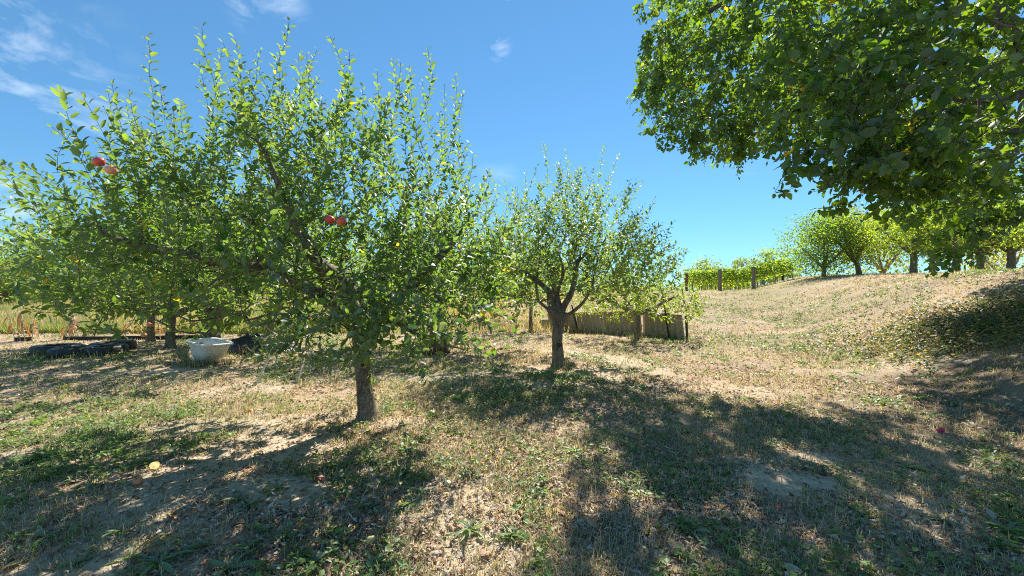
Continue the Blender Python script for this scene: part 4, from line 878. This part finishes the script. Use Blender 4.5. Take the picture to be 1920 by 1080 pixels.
# old wire and branch beside fence: dry sticks
# ------------------------------------------------------------------ apples
def apple_mesh(name, cA, cB, seed):
    n, m = 20, 14; V = []; C = []; rg = np.random.default_rng(seed)
    for i in range(m + 1):
        a = math.pi * i / m; r = math.sin(a) * (1 + .06 * math.cos(a)); z = math.cos(a) * .88 - .22 * math.exp(-(math.sin(a) / .28) ** 2) * (1 if a < 1.5 else -.6)
        for j in range(n):
            b_ = 2 * math.pi * j / n; k = 1 + .025 * math.cos(5 * b_) * (1 if z < 0 else .3); V.append((r * k * math.cos(b_), r * k * math.sin(b_), z))
            t = .5 + .5 * math.sin(b_ + seed) * .8 + rg.normal(0, .07); t = min(1, max(0, t)); C.append([cA[q_] * t + cB[q_] * (1 - t) for q_ in range(3)])
    q = [(i * n + j, (i + 1) * n + j, (i + 1) * n + (j + 1) % n, i * n + (j + 1) % n) for i in range(m) for j in range(n)]
    me = raw_mesh(name, np.array(V), np.array(q), np.array(C), True); me.materials.append(M['apple']); return me
stalk = Tubes().add([(0, 0, .6), (.05, 0, .95), (.16, .04, 1.35)], [.045, .04, .05], 6).build('stalk', M['bark']); st_me = stalk.data; bpy.data.objects.remove(stalk)
def fruit(label, p, r, cA, cB, seed, group, rot=None):
    t = thing('apple', label, 'apple', p, 0, group); link('skin', apple_mesh('skin', cA, cB, seed), None, t); link('stalk', st_me, None, t); t.scale = (r, r, r)
    t.rotation_euler = rot or (rng.normal(0, .25), rng.normal(0, .25), rng.random() * 6); return t
red, org, yel, grn, brn = (.62, .08, .05), (.78, .30, .14), (.72, .55, .10), (.40, .48, .10), (.42, .20, .08)
HG_ = 'ripe apples hanging on the apple trees'
fruit('red apple of the high pair near the outer end of the crown', P(184, 303, 3.2), .041, red, (.75, .25, .15), 1, HG_)
fruit('orange pink apple of the high pair, hanging lower beside the red one', P(207, 318, 3.1), .040, org, (.80, .40, .2), 2, HG_)
fruit('deep red apple of the pair in the middle of the front crown', P(618, 412, 3.3), .039, (.72, .07, .05), red, 3, HG_)
fruit('red apple with orange cheek in the pair at the middle of the front crown', P(640, 415, 3.25), .040, red, org, 4, HG_)
fruit('orange red apple hanging low over the field behind the tyres', P(281, 609, 8.2), .055, org, red, 5, HG_)
fruit('orange apple hanging lowest above the edging board', P(270, 628, 8.2), .052, org, yel, 6, HG_)
fruit('pale orange apple hanging low before the old forked trunk', P(312, 618, 8.2), .05, org, yel, 7, HG_)
fruit('small orange apple beside the fork of the old trunk', P(362, 604, 8.4), .045, org, yel, 8, HG_)
FG = 'windfall apples lying on the ground'
for i, (px, py, c1, c2, r, lb) in enumerate([(1061, 743, grn, yel, .038, 'small green windfall apple in the shade below the middle trunk'), (1097, 757, yel, org, .040, 'yellow windfall apple with an orange side below the middle trunk'), (1204, 729, grn, (.3, .42, .08), .04, 'green windfall apple near the edge of the shade'), (851, 748, yel, grn, .036, 'yellow green windfall apple, first of a touching pair'),
        (860, 749, (.6, .6, .15), grn, .036, 'pale yellow windfall apple, second of a touching pair'), (883, 745, org, yel, .034, 'orange windfall apple beside the touching pair'), (912, 725, org, brn, .036, 'brown orange windfall apple in the sunny litter'), (810, 780, yel, grn, .042, 'yellow windfall apple in the grass near the front trunk'), (260, 910, brn, org, .033, 'rotting brown orange windfall apple with a hole'),
        (697, 1021, (.55, .45, .2), yel, .03, 'small pale windfall apple in the weeds in front'), (1457, 957, (.8, .12, .08), red, .02, 'tiny bright red windfall fruit on the bare soil patch'), (1762, 812, (.7, .04, .08), (.6, .03, .1), .035, 'crimson windfall fruit on the shaded bank'), (160, 650, yel, grn, .05, 'pale windfall apple in the grass near the tyres'), (840, 912, (.75, .6, .35), yel, .028, 'dry cream windfall fruit among dandelion weeds')]):
    p = G(px, py); fruit(lb, (p[0], p[1], p[2] + r * .8), r, c1, c2, 20 + i, FG)

# ------------------------------------------------------------------ dry maize at the field edge
def maize(label, px, py, h, seed):
    rg = np.random.default_rng(seed); p = G(px, py); rt = thing('dry_maize_plant', label, 'plant', p, rg.random() * 6, 'dried orange maize plants at the field edge')
    t = Tubes(); top = np.array([rg.normal(0, .15) * h, rg.normal(0, .1), h]); k = np.linspace(0, 1, 8)[:, None]; st = top * k + np.array([.0, 0, -.05]); t.add(st, np.linspace(.014, .006, 8), 6); t.build('stalk', M['palewood'], rt)
    for i in range(7):
        a = rg.random() * 6.3; b0 = top * (.25 + .7 * i / 7); L = h * rg.uniform(.35, .6); s = np.linspace(0, 1, 7); u = np.array([math.cos(a), math.sin(a), 0]); w_ = np.array([-math.sin(a), math.cos(a), 0])
        c = b0 + u * (L * .55 * s[:, None]) + np.array([0, 0, 1]) * (L * (.55 * s - 1.35 * s * s))[:, None]; c[:, 2] = np.maximum(c[:, 2], .01); wd = .028 * np.sin(np.pi * (s * .9 + .08)); tw = rg.uniform(-1, 1)
        V = np.concatenate([c + w_ * wd[:, None] + [0, 0, .01], c, c - w_ * wd[:, None] + [0, 0, .01 * tw]]); j = np.arange(6)
        q = np.vstack([np.stack([j, j + 1, j + 8, j + 7], -1), np.stack([j + 7, j + 8, j + 15, j + 14], -1)]); mk('leaf', V, q, M['litter'], np.tile(np.array([.55, .27, .10]) * rg.uniform(.7, 1.1), (21, 1)), rt)
for i, (px, py, h, lb) in enumerate([(48, 640, 1.1, 'tall dry orange maize plant at the outer end of the field edge'), (60, 640, .9, 'dry maize plant leaning on the tallest one'), (118, 637, .75, 'bent dry maize plant behind the tyres'), (143, 638, .95, 'upright dry maize plant behind the tyres'), (150, 637, .8, 'drooping dry maize plant behind the row of tyres'), (235, 636, .55, 'low arching dry maize plant beyond the edging board'), (300, 634, .7, 'dry maize plant below the orange apples'), (345, 633, .8, 'dry maize plant before the old forked trunk'), (30, 640, .8, 'frayed dry maize plant outermost in the field')]): maize(lb, px, py, h, 60 + i)

# ------------------------------------------------------------------ ground cover
def scatter(n, rmin, rmax, half=1.22, pw=1.0):
    a = rng.uniform(-half, half, n); r = rmin * (rmax / rmin) ** (rng.random(n) ** pw); return r * np.sin(a), r * np.cos(a), r
def blades(name, label, x, y, nb, hmin, hmax, wd, colf, spread=.04, lie=.7, mat='grass', simple=False):
    """tufts of blades; each blade is five points"""
    n = len(x); N_ = n * nb; X = np.repeat(x, nb); Yy = np.repeat(y, nb); r = np.hypot(X, Yy); sc_ = np.maximum(1, r / 5) ** .55
    ang = rng.random(N_) * 2 * math.pi; off = rng.random(N_) * spread; X = X + np.cos(ang) * off * sc_; Yy = Yy + np.sin(ang) * off * sc_; Zz = H(X, Yy) - .004
    h = rng.uniform(hmin, hmax, N_) * np.repeat(rng.uniform(.6, 1.25, n), nb) * sc_ ** .5; out = rng.uniform(.15, lie, N_) * h; a2 = ang + rng.normal(0, .7, N_)
    ux, uy = np.cos(a2), np.sin(a2); w_ = wd * rng.uniform(.6, 1.3, N_) * sc_; vx, vy = -np.sin(a2 + rng.normal(0, .6, N_)), np.cos(a2)
    rise = np.sqrt(np.maximum(h * h - out * out, .05 * h * h))
    V = np.zeros((N_, 5, 3), np.float32); b = np.stack([X, Yy, Zz], -1); sd = np.stack([vx, vy, 0 * vx], -1) * w_[:, None] * .5
    mid = b + np.stack([ux * out * .35, uy * out * .35, rise * .6], -1); tip = b + np.stack([ux * out, uy * out, rise * rng.uniform(.55, 1.0, N_)], -1)
    V[:, 0] = b - sd; V[:, 1] = b + sd; V[:, 2] = mid + sd * .8; V[:, 3] = mid - sd * .8; V[:, 4] = tip
    k = (np.arange(N_) * 5)[:, None]; q = np.array([[0, 1, 2, 3]]) + k; t = np.array([[3, 2, 4]]) + k
    c = colf(X, Yy, N_)
    if simple:
        V = V[:, [0, 1, 4]]; V[:, :2] += (V[:, :2] - b[:, None]) * .6; t = np.array([[0, 1, 2]]) + (np.arange(N_) * 3)[:, None]
        return tag(mk(name, V.reshape(-1, 3), t, M[mat], np.repeat(c, 3, 0)), label, kind='stuff')
    c = np.repeat(c, 5, 0); return tag(mk(name, V.reshape(-1, 3), [q, t], M[mat], c), label, kind='stuff')
STRAW, STRAW2, GREEN, OLIVE = np.array([.64, .53, .38]), np.array([.40, .29, .19]), np.array([.11, .18, .045]), np.array([.30, .31, .12])
def sward(x, y, n, gmul=1.0):
    g = green_mask(x, y) * gmul; k = rng.random(n); c = np.where((k < g * .55)[:, None], GREEN, np.where((k < g * .6 + .12)[:, None], OLIVE, np.where((rng.random(n) < .5)[:, None], STRAW, STRAW2)))
    return c * rng.uniform(.65, 1.3, (n, 1))
x, y, r = scatter(112000, 1.1, 36)
def bankshade(x, y): return np.exp(-(((x - 6.2) / 1.6) ** 2 + ((y - 5.2) / 2.2) ** 2) ** 2)
keep = rng.random(len(x)) < (.12 + .88 * sst(.42, .60, fbm(x * 1.6, y * 1.6, 3, 101))) * (1 - .94 * bare_mask(x, y)) * (1 - .7 * bankshade(x, y)); x, y, r = x[keep], y[keep], r[keep]
nr_ = r < 7
blades('grass', 'short dry and green grass growing over the orchard floor near the front', x[nr_], y[nr_], 6, .025, .09, .0055, sward, .05, .97)
blades('far_grass', 'short dry grass on the lawn further off', x[~nr_], y[~nr_], 6, .03, .09, .0065, sward, .06, .97, simple=True)
tx, ty_ = [], []
for q_, rr_, m_ in ((G(378, 684), .5, 70), (G(76, 667), .5, 14), (G(110, 671), .5, 14), (G(168, 668), .5, 14), (G(480, 663), .7, 50), (bA, .2, 14), (bF, .24, 18), (G(1195, 634), .2, 16), (G(1350, 553), .3, 10), (G(1413, 553), .3, 10), (G(560, 720), .5, 25)):
    a_ = rng.uniform(-math.pi, 0, m_) if rr_ > .3 else rng.uniform(-math.pi, math.pi, m_); k_ = rr_ * rng.uniform(.75, 1.35, m_); tx.append(q_[0] + np.cos(a_) * k_); ty_.append(q_[1] + rr_ * .55 + np.sin(a_) * k_ * (.8 if rr_ > .3 else 1) - (.0 if rr_ > .3 else rr_ * .55))
ft = pL[:2] + al[:2] * rng.uniform(-.1, tot + .2, 120)[:, None] - nrm[:2] * rng.uniform(.05, .35, 120)[:, None]; tx.append(ft[:, 0]); ty_.append(ft[:, 1])
blades('tall_grass', 'longer grass grown up round the bathtub, tyres, trunks and leaning sheets', np.concatenate(tx), np.concatenate(ty_), 8, .07, .24, .005, lambda a, b, n: np.where((rng.random(n) < .5)[:, None], GREEN, STRAW) * rng.uniform(.6, 1.2, (n, 1)), .06, .7)
# matted dead straw lying flat
x, y, r = scatter(70000, 1.1, 24); keep = (rng.random(len(x)) < .25 + .75 * sst(.38, .6, fbm(x * 1.2 + 9, y * 1.2, 3, 191))) & (rng.random(len(x)) > bare_mask(x, y) * .9); x, y = x[keep], y[keep]
blades('dead_straw', 'matted dead straw lying flat over the soil', x, y, 4, .03, .10, .0045, lambda a, b, n: np.array([.62, .52, .38]) * rng.uniform(.6, 1.2, (n, 1)), .07, .995, simple=True)
# lusher green tufts
x, y, r = scatter(16000, 1.1, 22); g = green_mask(x, y); keep = (rng.random(len(x)) < sst(.45, .9, g)) & (rng.random(len(x)) < sst(.45, .56, fbm(x * 1.5, y * 1.5, 3, 131))) & (bare_mask(x, y) < .3); x, y = x[keep], y[keep]
blades('green_grass', 'tufts of longer fresh green grass between the trees', x, y, 9, .06, .17, .0055, lambda a, b, n: np.where((rng.random(n) < .8)[:, None], GREEN * 1.1, OLIVE) * rng.uniform(.7, 1.35, (n, 1)), .06, .9)
# tall straw of the field beyond the orchard
yy = 13.9 + 27 * rng.random(30000) ** 1.5; xx = rng.uniform(-1.28, .32, 30000) * yy; keep = (xx < -4.5 + .32 * (yy - 14)) | (rng.random(30000) < .12); xx, yy = xx[keep], yy[keep]; blades('field_grass', 'tall pale straw grass of the dry field behind the orchard', xx, yy, 7, .16, .42, .009, lambda a, b, n: np.array([.50, .40, .19]) * rng.uniform(.7, 1.35, (n, 1)) * np.where((fbm(a * .3, b * .3, 3, 7) > .56)[:, None], np.array([.6, .8, .5]), 1), .10, .6, simple=True)
# leaf litter
x, y, r = scatter(250000, 1.1, 26); keep = rng.random(len(x)) < (.30 + .7 * sst(.4, .65, fbm(x * .9, y * .9, 4, 151))) * (1 - .85 * bare_mask(x, y)) * (1 - .6 * sst(3.5, 7, -x) * 1.0) * (1 - .35 * sst(9, 13, y)); x, y = x[keep], y[keep]; n = len(x)
lv = Leaves(); s_ = np.maximum(1, np.hypot(x, y) / 5) ** .5; a = rng.random(n) * 6.283; d = np.stack([np.cos(a), np.sin(a), rng.normal(0, .25, n)], -1); L = rng.uniform(.018, .06, n) * s_
pal = np.array([(.56, .42, .30), (.36, .24, .16), (.68, .56, .43), (.17, .115, .08), (.56, .37, .22), (.62, .55, .48), (.38, .19, .12)]); c = pal[rng.integers(0, 7, n)] * rng.uniform(.6, 1.15, (n, 1)); yl = rng.random(n) < .012; c[yl] = (.62, .45, .06)
lv.add(np.stack([x, y, H(x, y) + rng.uniform(.002, .02, n)], -1), d, np.stack([rng.normal(0, .45, n), rng.normal(0, .45, n), np.ones(n)], -1), L, L * rng.uniform(.22, .58, n), c)
tag(lv.build('leaf_litter', M['litter'], None, LEAF_LOW, curl=rng.uniform(-2.5, 3, n)), 'brown and grey fallen leaf litter scattered over the ground', kind='stuff')
# small broad weeds
x, y, r = scatter(48000, 1.1, 22); g = green_mask(x, y); keep = (rng.random(len(x)) < .30 + .7 * sst(.15, .7, g)) & (rng.random(len(x)) < sst(.44, .56, fbm(x * 1.8, y * 1.8, 3, 171))) & (bare_mask(x, y) < .5); x, y = x[keep], y[keep]; m = 6; n = len(x) * m
xx = np.repeat(x, m) + rng.normal(0, .03, n); yy = np.repeat(y, m) + rng.normal(0, .03, n); a = rng.random(n) * 6.283; el = rng.uniform(.1, .9, n); L = rng.uniform(.018, .05, n) * np.maximum(1, np.hypot(xx, yy) / 5) ** .5
lv = Leaves(); lv.add(np.stack([xx, yy, H(xx, yy) + rng.uniform(.004, .045, n)], -1), np.stack([np.cos(a) * np.cos(el), np.sin(a) * np.cos(el), np.sin(el) * .6], -1), np.stack([rng.normal(0, .4, n), rng.normal(0, .4, n), np.ones(n)], -1), L, L * rng.uniform(.45, .9, n), np.array([.12, .20, .06]) * rng.uniform(.6, 1.5, (n, 1)))
tag(lv.build('ground_weeds', M['weed'], None, LEAF_LOW), 'low small leaved weeds covering the orchard floor', kind='stuff')
# creeping dark weeds on the bank
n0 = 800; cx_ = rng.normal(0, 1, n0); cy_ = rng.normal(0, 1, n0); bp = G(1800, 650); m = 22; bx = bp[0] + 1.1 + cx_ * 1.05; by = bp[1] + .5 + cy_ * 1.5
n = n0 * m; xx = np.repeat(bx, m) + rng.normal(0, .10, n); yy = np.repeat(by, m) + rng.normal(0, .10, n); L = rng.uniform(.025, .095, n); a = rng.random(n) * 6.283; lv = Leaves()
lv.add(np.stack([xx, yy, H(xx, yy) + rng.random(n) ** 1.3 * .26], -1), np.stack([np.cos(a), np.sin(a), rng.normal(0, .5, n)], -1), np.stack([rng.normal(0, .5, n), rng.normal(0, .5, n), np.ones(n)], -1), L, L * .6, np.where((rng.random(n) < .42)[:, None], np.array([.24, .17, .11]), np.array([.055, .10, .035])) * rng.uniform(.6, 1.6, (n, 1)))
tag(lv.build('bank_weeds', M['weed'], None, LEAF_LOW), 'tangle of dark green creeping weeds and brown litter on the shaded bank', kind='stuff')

def zone(p):
    x, y = p[0], p[1]
    if y > 8.5: return 'on the sunny rise' if x > 0 else 'near the tyres and bathtub'
    if x > 3.6 and y > 4.2: return 'at the shaded bank foot' if x < 5.5 else 'high on the bank'
    if x > 1.9: return 'near the shaded bare patch' if y < 4.6 else 'at the big shadow edge'
    if x > .2: return 'in shade before the middle trunk' if y > 3.2 else 'in speckled light at the front'
    if x > -1.3: return 'past the front apple trunk' if y > 3.6 else 'among the dense weeds at the front'
    if y > 4.6: return 'by the front apple trunk'
    return 'in the streaky corner shadow' if x < -2.2 else 'on streaked soil before the front trunk'
# ---- rosette weeds (plantain, dandelion) one can count
def strap(L, wd, arch, seed, col):
    s = np.linspace(0, 1, 7); rg = np.random.default_rng(seed); w_ = wd * np.sin(np.pi * np.clip(s, .06, 1) ** .8) ** .7; w_[-1] = 0
    c = np.stack([L * s * .9, L * .08 * np.sin(s * 3) * rg.normal(), L * (arch * s - (arch + .1) * s * s * 1.0) + .01], -1); sd = np.array([0, 1., 0])
    V = np.concatenate([c + sd * w_[:, None] + [0, 0, .006], c, c - sd * w_[:, None] + [0, 0, .006]]); j = np.arange(6)
    q = np.vstack([np.stack([j, j + 1, j + 8, j + 7], -1), np.stack([j + 7, j + 8, j + 15, j + 14], -1)])
    me = raw_mesh('leaf', V, q, np.tile(col, (21, 1))); me.materials.append(M['weed']); return me
WL = [strap(.09 + .011 * i, .0060 + .0012 * (i % 4), .16 + .06 * (i % 5), i, np.array([.12, .19, .065]) * (.7 + .10 * i)) for i in range(8)]
DL = 'rosette weeds with long leaves in the foreground'
wp = [(880, 800), (860, 815), (760, 850), (700, 850), (830, 870), (760, 890), (700, 870), (620, 880), (640, 900), (560, 890), (790, 925), (770, 950), (700, 955), (520, 920), (470, 950), (450, 940), (500, 1000), (540, 1010), (470, 1030), (300, 1060), (350, 1040), (250, 1050), (230, 1000), (590, 1060), (620, 1040), (700, 1065), (150, 1060),
      (1060, 830), (1080, 850), (1120, 790), (1000, 930), (1010, 905), (350, 870), (330, 850), (60, 870), (90, 860), (1720, 750), (1740, 745), (1790, 760), (1900, 870), (1860, 860), (1890, 1000), (1860, 1030), (1800, 960), (1760, 980), (1500, 1060), (960, 1010), (880, 1000), (1150, 745), (760, 800), (430, 1070), (90, 1010), (30, 940), (140, 900), (1250, 860), (1200, 900), (1300, 1000), (1700, 880), (1660, 620), (1640, 640), (1700, 660), (1630, 600), (1560, 640), (1600, 700), (1500, 680), (1410, 690), (900, 690), (760, 760), (720, 770), (1180, 700), (1320, 700)]
for i, (px, py) in enumerate(wp):
    p = G(px, py); k = int(rng.integers(12, 20)); s0 = rng.uniform(.75, 1.2); rt = thing('rosette_weed', ('small' if s0 < .9 else 'large' if s0 > 1.05 else 'medium') + ' rosette weed ' + zone(p), 'weed', (p[0], p[1], p[2]), rng.random() * 6, DL)
    for j in range(k):
        o = link('leaf', WL[int(rng.integers(8))], None, rt); o.rotation_euler = (rng.normal(0, .2), rng.normal(-.1, .25), j * 2.4 + rng.normal(0, .3)); q_ = s0 * rng.uniform(.6, 1.2); o.scale = (q_, q_ * 1.2, q_)
# seed-head stalks
stt = [(612, 985, 690, 860), (700, 930, 760, 885), (640, 915, 700, 905), (770, 965, 765, 890), (560, 960, 620, 905), (1205, 870, 1210, 900), (335, 850, 334, 790), (870, 950, 860, 860), (480, 1000, 450, 990)]
hd = raw_mesh('seed_head', *(lambda r_: (np.array([(math.cos(a) * math.cos(e), math.sin(a) * math.cos(e), math.sin(e)) for e in (-1.4, -.7, 0, .7, 1.4) for a in np.arange(8) * .785]) * r_, np.array([(i * 8 + j, i * 8 + (j + 1) % 8, (i + 1) * 8 + (j + 1) % 8, (i + 1) * 8 + j) for i in range(4) for j in range(8)])))(.011), np.tile((.62, .55, .40), (40, 1))); hd.materials.append(M['litter'])
for i, (px, py) in enumerate([(672, 928), (700, 920), (705, 910), (672, 890), (815, 875), (703, 905), (722, 870), (940, 868), (335, 838), (605, 985), (745, 890), (640, 940)]):
    p = G(px, py + 26); hh = rng.uniform(.14, .26); rt = thing('seed_stalk', ('short' if hh < .18 else 'tall') + ' dry seed stalk ' + zone(p), 'weed', p, 0, 'dry seed heads on thin stalks'); t = Tubes(); k = np.linspace(0, 1, 5)[:, None]; tp = np.array([rng.normal(0, .05), rng.normal(0, .03), hh]); t.add(tp * k, .0022, 4, cap=False); t.build('stem', M['palewood'], rt); o = link('seed_head', hd, None, rt, tp)
# yellow, red and pale leaves that stand out on the ground
fl = []
for i, c in enumerate([(.72, .50, .05), (.62, .52, .12), (.45, .16, .07), (.55, .47, .36), (.66, .38, .06), (.40, .42, .40), (.40, .06, .06)]): 
    me = hi_leaf('fallen_leaf', 'apple' if i % 2 else 'broad', np.array(c), M['litter'], 90 + i); fl.append(me)
names = [('bright yellow fallen leaf lying on the ground', 'yellow fallen leaves'), ('pale yellow fallen leaf lying on the ground', 'pale yellow fallen leaves'), ('rusty brown fallen leaf lying on the ground', 'rusty fallen leaves'), ('pale tan fallen leaf lying on the ground', 'tan fallen leaves'), ('orange yellow fallen leaf lying on the ground', 'orange fallen leaves'), ('silvery grey fallen leaf lying on the ground', 'grey fallen leaves'), ('dark red fallen leaf lying on the ground', 'red fallen leaves')]
lp = [(1528, 811, 0), (1474, 865, 0), (1797, 865, 1), (1728, 893, 1), (1898, 965, 5), (1780, 925, 1), (1675, 943, 3), (1610, 985, 3), (1465, 1068, 3), (1725, 1040, 2), (1690, 1060, 3), (1700, 912, 2), (1845, 850, 3), (1534, 918, 3), (1620, 935, 1), (1575, 850, 2), (1465, 795, 2), (1888, 772, 0), (1820, 800, 3), (1855, 870, 1), (1047, 958, 2), (1042, 1062, 4), (1170, 890, 2), (1030, 860, 3), (1082, 837, 6), (1228, 843, 2), (495, 930, 0), (580, 905, 0), (270, 870, 4), (285, 885, 0), (300, 893, 0), (385, 780, 0), (475, 770, 0), (470, 772, 4), (86, 878, 0), (225, 905, 0), (45, 1060, 4), (430, 885, 4), (610, 900, 6), (695, 840, 0), (715, 835, 3), (620, 1060, 2), (530, 1070, 3), (105, 1035, 2), (1330, 820, 6), (1350, 760, 6), (1190, 1030, 3), (1295, 880, 2), (1250, 960, 2), (160, 830, 0), (410, 950, 2), (800, 985, 3), (900, 1050, 2), (1090, 1000, 3), (20, 900, 5), (1560, 930, 5), (1800, 905, 5), (1830, 940, 5), (1740, 1050, 2), (1150, 870, 1), (600, 800, 4), (640, 790, 0), (560, 790, 4), (430, 790, 0), (1880, 905, 4), (1860, 980, 3), (1650, 760, 4), (1690, 700, 3), (1580, 770, 2)]
for px, py, k in lp:
    p = G(px, py); o = link('fallen_leaf', fl[k], None); s0 = rng.uniform(.05, .095); o.scale = (s0, s0, s0); o.location = (p[0], p[1], p[2] + .022); o.rotation_euler = (rng.normal(0, .35), rng.normal(0, .25), rng.random() * 6.28); tag(o, names[k][0].replace(' lying on the ground', '') + ' ' + zone(p), 'leaf', names[k][1])

# ---- labels that would still be shared are told apart by their order across the view
by = {}
for o in sc.objects:
    if o.parent is None and 'label' in o.keys() and 'category' in o.keys(): by.setdefault(o['label'], []).append(o)
for lb, os_ in by.items():
    if len(os_) < 2: continue
    os_.sort(key=lambda o: o.location.x / max(o.location.y, .1))
    for i, o in enumerate(os_): o['label'] = lb + ', %s from the left' % ORD[min(i, 15)]
